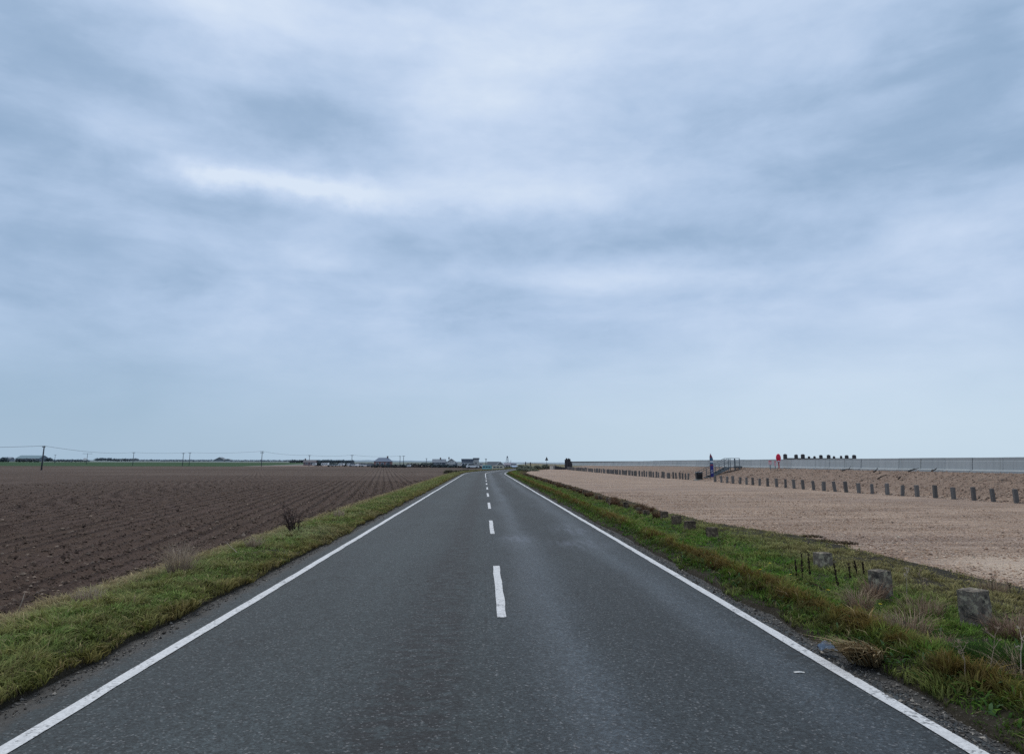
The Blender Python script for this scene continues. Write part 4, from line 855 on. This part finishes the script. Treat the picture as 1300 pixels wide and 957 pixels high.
house('bungalow', 474.5, 496, 580.8, 585.8, 593, 255, BRK, (.09, .125, .19), 'brick bungalow with a blue-grey hipped roof at the far side of the field', 'bungalow', 'hip', 3, (.25,))
house('house', 549, 565, 582.6, 586.6, 594, 272, (.10, .11, .125), (.15, .17, .2), 'grey-roofed dark house left of the white-gabled house', chim=(.1,), win=3)
house('house', 564.5, 581, 582., 588., 594, 285, (.42, .43, .42), (.055, .06, .075), 'white-gabled house with a dark roof between the grey-roofed and flat-roofed houses', style='side', win=2, chim=(-.2,))
house('house', 586, 600.5, 582.4, 585.2, 594.5, 262, (.11, .125, .15), (.04, .055, .085), 'dark flat-roofed house with a white front panel', style='flat', win=4, white=(-.05, .7, .45, .3))
house('house', 600.8, 608, 581.2, 583, 594.5, 266, (.5, .5, .48), (.09, .09, .1), 'narrow white tower-like house at the right end of the village row', style='flat', win=1)
house('bungalow', 619.5, 633, 585.8, 590.8, 596, 215, (.28, .29, .28), (.06, .07, .08), 'dark-roofed bungalow behind the turquoise cabin', 'bungalow', 'gable', 2)
house('bungalow', 629.5, 640.5, 585.6, 591, 596, 212, (.3, .31, .3), (.06, .065, .075), 'gabled bungalow with white barge boards behind the cream caravan', 'bungalow', 'side', 1)
house('house', 640.6, 653, 587.6, 589.6, 594.4, 245, (.25, .18, .2), (.2, .17, .2), 'low pinkish house behind the lattice mast', win=3)
for x0, x1, yr, lab in ((270.5, 286, 580.2, 'larger brown gabled barn on the left horizon'), (284, 293, 582.2, 'smaller brown gabled barn right beside the larger one')):
    house('barn', x0, x1, yr, 584.2, 585.4, 640, (.09, .08, .08), (.06, .055, .055), lab, 'barn', 'side', 0, door=False)
house('barn', 19, 49, 577.8, 581.6, 585.6, 700, (.035, .04, .045), (.045, .13, .14), 'wide barn with a teal roof on the left horizon', 'barn', 'gable', 4, door=False)
house('barn', 0, 12.5, 580.2, 582.2, 585.6, 720, (.06, .055, .065), (.05, .05, .06), 'dark low shed at the left edge of the horizon', 'barn', 'gable', 2, door=False)
p = PY(107.5, 584.6, 750); t = thing('silo', 'small white silo on the left horizon beside the crossarm pole', 'silo', (p[0], 750, p[2])); MB().tube([(0, 0, 0), (0, 0, 1.8)], 1.7, 12).build('silo_body', pm((.7, .7, .7), 300), t, True); MB().tube([(0, 0, 1.8), (0, 0, 2.9)], [1.7, .2], 12).build('silo_roof', pm((.6, .62, .64), 300), t, True)

def caravan(px0, px1, yt, yb, Y, col, lab, name='caravan', wh=True, stripe=None):
    a, b = PY(px0, yb, Y), PY(px1, yb, Y); w = b[0]-a[0]; h = PY(px0, yt, Y)[2]-a[2]; t = thing(name, lab, name.replace('_', ' '), ((a[0]+b[0])/2, Y, a[2])); d = 2.
    pr = [(-w/2, 0, h*.16), (w/2, 0, h*.16), (w/2, 0, h*.7), (w/2-w*.06, 0, h), (-w/2+w*.08, 0, h), (-w/2, 0, h*.6)]
    MB().extrude(pr, (0, 0, 0), (0, d, 0)).build('body', pm(col, 60, .5), t)
    for k in range(3): 
        f_ = MB().box((-w*.3+k*w*.28, -.02, h*.66), (w*.2, .04, h*.26)).build('window', pm(GLASS, 200, .2), t)
    if stripe: MB().box((0, -.015, h*.36), (w*.96, .03, h*.1)).build('side_stripe', pm(stripe, 100), t)
    if wh:
        for s in (-.18, .18): MB().tube([(s*w, -.04, h*.13), (s*w, .2, h*.13)], h*.13, 10).build('wheel', 'black_plastic', t)
    return t
caravan(396.2, 400.6, 587.8, 590.6, 280, (.75, .76, .76), 'small white van parked right of the red-brown house', 'van')
caravan(407.5, 416.6, 587.4, 590.8, 280, (.78, .79, .8), 'long white caravan at the left of the caravan park')
caravan(429.5, 436.5, 588., 590.8, 280, (.8, .81, .82), 'shorter white caravan in the middle of the caravan park')
caravan(418, 429, 589.6, 591, 281, (.45, .5, .52), 'low grey caravan between the two white caravans')
caravan(612., 624.3, 590.6, 596.4, 168, (.18, .42, .45), 'small turquoise cabin beside the road bend', 'cabin', False, (.3, .55, .56))
caravan(624.6, 640., 590.8, 596.6, 166, (.55, .51, .40), 'cream caravan with a brown end right of the turquoise cabin', 'caravan', True, (.62, .6, .52))
caravan(568, 577, 585.6, 588.4, 262, (.6, .62, .62), 'white flat-topped shed roofed low before the white-gabled house', 'shed', False)
for x0, x1, yt, yb, col, lab in ((440, 445, 588., 590.8, (.72, .74, .75), 'small white caravan right of the middle caravan, beside the parked cars'), (516.5, 521, 589.6, 592.6, (.6, .62, .64), 'pale low shed half hidden in the hedge right of the brick bungalow'), (581, 586, 588.2, 591.6, (.66, .67, .66), 'pale low shed between the white-gabled and flat-roofed houses'), (608.5, 613, 587.6, 592, (.5, .52, .53), 'pale narrow shed right of the tower-like house')):
    caravan(x0, x1, yt, yb, 238 if x0 > 500 else 279, col, lab, 'caravan' if 'caravan r' in lab else 'shed', 'caravan r' in lab)
def car(x, y, z, rz, col, lab, L=4.2, group=None):
    t = thing('parked_car', lab, 'car', (x, y, z), rz, group)
    low = [(-L/2, 0, .28), (L/2, 0, .28), (L/2, 0, .72), (L*.24, 0, .9), (-L*.46, 0, .92), (-L/2, 0, .6)]; cab_ = [(-L*.44, 0, .9), (L*.2, 0, .9), (L*.06, 0, 1.42), (-L*.32, 0, 1.44)]
    bd = MB().extrude(low, (0, -.85, 0), (0, .85, 0)).build('body', pm(col, 40, .35), t, bevel=.06)
    MB().extrude(cab_, (0, -.72, 0), (0, .72, 0)).build('window', pm(GLASS, 100, .15), t, bevel=.04); MB().extrude([(-L*.31, 0, 1.43), (L*.055, 0, 1.41), (L*.05, 0, 1.47), (-L*.3, 0, 1.49)], (0, -.7, 0), (0, .7, 0)).build('roof', pm(col, 40, .35), t)
    for sx in (-.3, .3):
        for sy in (-.86, .86):
            wl = MB().tube([(sx*L, sy-.1, .31), (sx*L, sy+.1, .31)], .31, 12).build('wheel', 'black_plastic', t); MB().tube([(sx*L, sy-.11, .31), (sx*L, sy+.11, .31)], .18, 10).build('rim', 'galvanised_steel', wl)
    for sy in (-.6, .6): MB().box((L/2+.0, sy, .62), (.05, .32, .14)).build('headlight', 'flag_white', t)
CGp = 'cars parked behind the field'
for k, (px, py, col, rz, lab) in enumerate(((448.5, 592.2, (.5, .52, .55), .3, 'pale grey parked car, leftmost of the row behind the field'), (456.5, 592.2, (.75, .76, .78), 1.2, 'white parked car, second in the row behind the field'), (463.5, 592.4, (.68, .7, .72), .2, 'white parked car, third in the row behind the field'), (470.5, 592.4, (.1, .12, .15), 1.4, 'dark parked car next to the brick bungalow hedge'))):
    p = PY(px, py, 276); car(p[0], 276, p[2], rz, col, lab, 4., CGp)
p = PY(600, 594.4, 218); car(p[0], 218, p[2], .1, (.7, .72, .74), 'white parked car before the flat-roofed house hedge', 4.)
p = PY(652.5, 594.6, 205); car(p[0], 205, p[2], -1.45, (.42, .52, .66), 'pale blue car on the road beyond the bend')

# telegraph poles and cables
poles = {}
def upole(key, px, yt, Y, lab, arm=1.3, zb=None, r=.12, arms=1):
    tp = PY(px, yt, Y); zb = zb if zb is not None else -.45; h = tp[2]-zb; t = thing('telegraph_pole', lab, 'telegraph pole', (tp[0], Y, zb), 0, 'telegraph poles beyond the field')
    c = pm((.03, .028, .03), Y); MB().tube([(0, 0, -.4), (0, 0, h*.5), (0, 0, h)], [r*1.25, r*1.1, r*.85], 8).build('shaft', c, t, True)
    for k in range(arms):
        ar = MB().box((0, -.12, h-.25-.6*k), (arm, .12, .14)).build('crossarm', c, t)
        for s in (-.45, .45): MB().tube([(s*arm, -.12, h-.2-.6*k), (s*arm, -.12, h-.02-.6*k)], [.06, .04], 6).build('insulator', pm((.3, .3, .3), Y), ar, True)
    poles[key] = Vector((tp[0], Y, tp[2]-.02))
pA = P(54, 597, -.38); upole('A', 56.2, 565.8, pA[1], 'nearest dark telegraph pole standing in the ploughed field', .7, -.38, .14)
upole('B', 170, 574, 330, 'telegraph pole on the green strip, second along the cable from the left'); upole('C', 241.3, 574.2, 330, 'right pole of the close pair on the left horizon', 1.2); upole('C2', 233, 574.8, 305, 'left pole of the close pair on the left horizon', 1.2)
upole('T', 111.3, 575.2, 420, 'pole with a very wide crossarm near the white silo', 5.5, 0.); upole('S', 70.3, 577., 480, 'small faint pole right of the nearest telegraph pole', 1.6, 0.)
upole('D', 333, 572.6, 300, 'telegraph pole with two crossarms left of the village', 1.5, None, .13, 2); upole('E', 393, 577.6, 320, 'telegraph pole above the red-brown house'); upole('F', 447, 577.4, 315, 'thin telegraph pole above the caravan park')
upole('G', 508, 578.6, 330, 'left pole of the thin pair right of the brick bungalow', .9); upole('G2', 512.5, 578.2, 345, 'right pole of the thin pair right of the brick bungalow', 1.4); upole('K', 541.5, 581.5, 330, 'short thin pole left of the grey-roofed house', .8); upole('L', 617, 582., 250, 'thin pole above the turquoise cabin', .7)
def cable(a, b, sag, lab, r=.035):
    a, b = Vector(a), Vector(b); n = 24; pts = [a.lerp(b, k/n)-Vector((0, 0, sag*4*(k/n)*(1-k/n))) for k in range(n+1)]
    o = MB().tube(pts, r, 4, cap=False).build('overhead_cable', pm((.12, .13, .14), 250)); tag(o, lab, 'cable', 'overhead cables')
A = poles['A']; cable(A+Vector((-60, 12, .1)), A, .5, 'overhead cable running off to the left from the nearest telegraph pole'); cable(A, poles['B'], .9, 'long sloping overhead cable from the nearest telegraph pole to the second'); cable(poles['B'], poles['C'], .4, 'overhead cable from the second pole to the close pair')
cable(poles['C'], poles['D'], .5, 'overhead cable from the close pair to the double-crossarm pole'); cable(poles['D'], poles['E'], .6, 'overhead cable from the double-crossarm pole to the red-brown house'); cable(poles['E'], poles['F'], .5, 'overhead cable above the caravan park'); cable(poles['F'], poles['G'], .5, 'overhead cable above the brick bungalow')
# lattice mast
p = PY(644, 594, 260); mst = thing('lattice_mast', 'thin grey lattice mast above the low pinkish house', 'mast', (p[0], 260, p[2])); hm = PY(644, 578.8, 260)[2]-p[2]; cm = pm((.10, .12, .16), 260)
for sx, sy in ((-1, -1), (1, -1), (0, 1)): MB().tube([(sx*1.0, sy*.8, 0), (sx*.12, sy*.1, hm)], .055, 5).build('mast_leg', cm, mst)
mb = MB()
for k in range(7):
    f0, f1 = k/7, (k+1)/7; w0, w1 = 1-.85*f0, 1-.85*f1; mb.tube([(-w0, -.8*w0, hm*f0), (w1, -.8*w1, hm*f1)], .03, 4); mb.tube([(w0, -.8*w0, hm*f0), (-w1, -.8*w1, hm*f1)], .03, 4)
mb.build('bracing', cm, mst); MB().box((0, 0, hm-.35), (.45, .25, .5)).build('antenna', cm, mst)
p = PY(648.5, 594, 270); o = thing('flagpole', 'bare thin pole just right of the lattice mast', 'pole', (p[0], 270, p[2])); MB().tube([(0, 0, 0), (0, 0, PY(648.5, 584, 270)[2]-p[2])], [.1, .07], 6).build('shaft', cm, o, True); MB().box((0, 0, .15), (.5, .5, .3)).build('foot', cm, o)
# road sign seen from behind
p = PY(694, 589, 148); zg = float(zt(p[0], 148)); t = thing('road_sign', 'back of a triangular road sign on a post by the scrub', 'road sign', (p[0], 148, 0)); z1, z2 = PY(694, 584.4, 148)[2], PY(694, 580., 148)[2]
MB().tube([(0, 0, -.2), (0, 0, z2-.1)], .035, 7).build('sign_post', 'galvanised_steel', t, True); MB().extrude([(-.36, 0, z1), (.36, 0, z1), (.05, 0, z2), (-.05, 0, z2)], (0, -.05, 0), (0, -.07, 0)).build('sign_plate', 'sign_back', t); MB().box((0, .0, (z1+z2)/2-.15), (.3, .05, .05)).build('bracket', 'galvanised_steel', t)
for px, yt, lab in ((667.3, 586.6, 'left of two dark marker posts in the scrub past the bend'), (673.5, 587, 'right of two dark marker posts in the scrub past the bend')):
    p = PY(px, 592, 172); o = rough_block('marker_post', .22, .2, PY(px, yt, 172)[2]+.1, int(px), 'dark_timber', .005, 2); link(o); o.location = (p[0], 172, 0.); tag(o, lab, 'marker post', 'marker posts in the scrub')
# cream ramp wall, dark ramp fence, pile cluster at the far end of the bank
Yr = 168.; a, b = PY(698.5, 596.2, Yr), PY(706, 596.2, Yr); zh = PY(700, 590.8, Yr)[2]
t = thing('pump_hut', 'small cream flat-roofed hut at the far end of the shingle', 'hut', ((a[0]+b[0])/2, Yr, a[2])); MB().box((0, .8, (zh-a[2])/2), (b[0]-a[0], 1.6, zh-a[2])).build('wall', pm((.62, .56, .48), 60), t); MB().box((0, .8, zh-a[2]+.045), (b[0]-a[0]+.2, 1.8, .08)).build('roof', pm((.3, .28, .25), 60), t); MB().box((.25, -.02, .45), (.4, .03, .8)).build('door', pm((.2, .19, .18), 60), t)
a, b = PY(705, 590.6, 164), PY(722, 593., 164); t = thing('timber_fence', 'dark sloping timber fence beside the cream hut', 'fence', (0, 164, 0))
n = 8
for k in range(n+1):
    x = a[0]+(b[0]-a[0])*k/n; zt_ = a[2]+(b[2]-a[2])*min(1, k/n*1.6); MB().box((x, .06, zt_/2-.1), (.14, .12, zt_+.3)).build('fence_post', 'dark_timber', t)
MB().extrude([(a[0], 0, -.1), (b[0], 0, -.1), (b[0], 0, b[2]-.05), (a[0]+(b[0]-a[0])*.62, 0, b[2]-.05), (a[0], 0, a[2]-.15)], (0, -.03, 0), (0, .0, 0)).build('fence_boards', 'dark_timber', t)
t0 = PY(721.5, 592, 166); t = thing('pile_cluster', 'dark jagged-topped stack of upright timber piles at the far end of the shingle', 'timber piles', (t0[0], 166, 0))
for px, yt in ((717.9, 583.2), (719.3, 581.4), (720.6, 582.6), (722, 581.6), (723.3, 582.4), (724.6, 585.2), (725.6, 587.6)):
    q = PY(px, yt, 166); o = rough_block('timber_pile', .34, .36, q[2]+.4, int(px*10), 'dark_timber', .012, 3); link(o, t); o.location = (q[0]-t0[0], random.uniform(-.15, .15), -.4)

# ------------------------------------------------------------------ light and sky
SE, SR = math.radians(52), math.radians(-25)          # sun high, ahead and a little left, behind cloud
sun = bpy.data.lights.new('sun', 'SUN'); sun.energy = 1.15; sun.angle = math.radians(25); sun.color = (1, .945, .87); so = link(bpy.data.objects.new('sun', sun))
sd = Vector((math.sin(SR)*math.cos(SE), math.cos(SR)*math.cos(SE), math.sin(SE))); so.rotation_euler = sd.to_track_quat('Z', 'Y').to_euler()
w = bpy.data.worlds.new('World'); sc.world = w; w.use_nodes = True; nt = w.node_tree; nt.nodes.clear()
out = nd(nt, 'ShaderNodeOutputWorld'); sky = nd(nt, 'ShaderNodeTexSky', sky_type='NISHITA', sun_disc=False, sun_elevation=SE, sun_rotation=SR)
bg1 = nd(nt, 'ShaderNodeBackground', {0: sky.outputs[0], 1: .06})
tc = nd(nt, 'ShaderNodeTexCoord').outputs['Generated']; sp = nd(nt, 'ShaderNodeSeparateXYZ', {0: tc}); dx, dy, dz = sp.outputs
az = M(nt, 'ARCTAN2', dx, dy); el = M(nt, 'ARCSINE', dz); zc_ = M(nt, 'ADD', M(nt, 'MAXIMUM', dz, 0.), .16)
cl = nd(nt, 'ShaderNodeCombineXYZ', {0: M(nt, 'DIVIDE', dx, zc_), 1: M(nt, 'DIVIDE', dy, zc_)}).outputs[0]
wn = nd(nt, 'ShaderNodeTexNoise', {'Vector': cl, 'Scale': 1.1, 'Detail': 4.}).outputs['Color']
clw = nd(nt, 'ShaderNodeVectorMath', {0: cl, 1: nd(nt, 'ShaderNodeVectorMath', {0: wn, 1: (.55, .55, .55)}, operation='MULTIPLY').outputs[0]}, operation='ADD').outputs[0]
n1 = noise(nt, scaled(nt, clw, (.8, 1.25, 1)), .95, 6, .52); n2 = noise(nt, scaled(nt, tc, (1, 1, 2.3)), 5.5, 6, .56, .25)
nb = noise(nt, scaled(nt, tc, (1., 1., 6.5)), 2.3, 5, .5, .3)
val = M(nt, 'ADD', M(nt, 'ADD', M(nt, 'MULTIPLY', M(nt, 'SUBTRACT', n1, .5), .38), M(nt, 'MULTIPLY', M(nt, 'SUBTRACT', n2, .5), .72)), M(nt, 'MULTIPLY', M(nt, 'SUBTRACT', nb, .5), .5))
n4 = noise(nt, scaled(nt, tc, (1., 1., 2.)), 15., 7, .62, .4)
val = M(nt, 'ADD', val, M(nt, 'MULTIPLY', M(nt, 'SUBTRACT', n4, .5), .16))
lowf = ramp(nt, el, .02, .24); val = M(nt, 'MULTIPLY', val, M(nt, 'ADD', .2, M(nt, 'MULTIPLY', lowf, .8)))
azn = M(nt, 'ADD', az, M(nt, 'MULTIPLY', M(nt, 'SUBTRACT', noise(nt, tc, 5., 5, .6), .5), .26)); eln = M(nt, 'ADD', el, M(nt, 'MULTIPLY', M(nt, 'SUBTRACT', noise(nt, scaled(nt, tc, (1, 1, 1.5)), 9., 6, .6), .5), .06))
for px, py, rx, ry, amp in ((300, 5, 150, 40, .32), (60, 70, 190, 55, -.16), (330, 145, 150, 42, -.26), (100, 195, 170, 34, -.24), (360, 238, 150, 15, .42), (270, 222, 45, 12, .22), (640, 80, 130, 90, .22), (560, 190, 120, 60, .10), (760, 240, 220, 40, .12),
                            (1110, 150, 190, 80, -.26), (960, 235, 130, 34, -.14), (1240, 60, 110, 50, -.10), (960, 60, 70, 60, .08), (1240, 285, 110, 34, .14), (780, 355, 190, 14, .16), (820, 312, 220, 18, -.14), (120, 340, 200, 60, -.10), (420, 330, 70, 14, .14),
                            (300, 400, 160, 20, .07), (1100, 500, 330, 75, .20), (80, 510, 210, 70, -.20), (620, 520, 260, 60, .04), (1150, 395, 200, 20, .07), (560, 420, 160, 20, -.06), (1290, 10, 150, 90, -.22), (620, 90, 230, 140, .15), (560, 246, 430, 24, .16), (520, 285, 330, 18, -.10), (0, 0, 120, 60, -.12), (0, 250, 110, 200, -.14), (1300, 180, 120, 90, -.10)):
    r = ray(px, py); r = r/np.linalg.norm(r); a0, e0 = math.atan2(r[0], r[1]), math.asin(r[2]); k = math.hypot((px-CX)/F, 1); k2 = 1+((px-CX)/F)**2
    qa = M(nt, 'DIVIDE', M(nt, 'SUBTRACT', azn, a0), rx/F/k2); qe = M(nt, 'DIVIDE', M(nt, 'SUBTRACT', eln, e0), ry/F/k)
    gq = M(nt, 'POWER', 2.718, M(nt, 'MULTIPLY', M(nt, 'ADD', M(nt, 'MULTIPLY', qa, qa), M(nt, 'MULTIPLY', qe, qe)), -1.)); val = M(nt, 'ADD', val, M(nt, 'MULTIPLY', gq, amp))
val = M(nt, 'ADD', M(nt, 'MULTIPLY', val, .84), .55)
cr = nd(nt, 'ShaderNodeValToRGB', {0: val}); e = cr.color_ramp.elements
e[0].position = .08; e[0].color = (.255, .38, .56, 1); e[1].position = .95; e[1].color = (.74, .82, .96, 1)
for p_, c in ((.34, (.352, .477, .67)), (.52, (.47, .592, .80)), (.72, (.60, .705, .90))):
    q = e.new(p_); q.color = (*c, 1)
hf = M(nt, 'SUBTRACT', 1., ramp(nt, el, .0, .22)); hcol = mix(nt, ramp(nt, az, -.55, .55), (.36, .50, .635), (.63, .755, .85))
skyc = mix(nt, M(nt, 'MULTIPLY', hf, .72), cr.outputs[0], hcol)
zen = M(nt, 'ADD', 1., M(nt, 'MULTIPLY', ramp(nt, el, .72, 1.3), .9))  # unseen upper sky brightened to add light on the ground
skyc = mix(nt, 1., skyc, (.968, 1.0, 1.0), 'MULTIPLY')
skyc = mix(nt, ramp(nt, el, .72, 1.15), skyc, (.60, .60, .585))  # unseen upper sky also whitened so the ground light is warmer
bg2 = nd(nt, 'ShaderNodeBackground', {0: skyc, 1: zen})
ms = nd(nt, 'ShaderNodeMixShader', {0: .92, 1: bg1.outputs[0], 2: bg2.outputs[0]}); nt.links.new(ms.outputs[0], out.inputs[0])
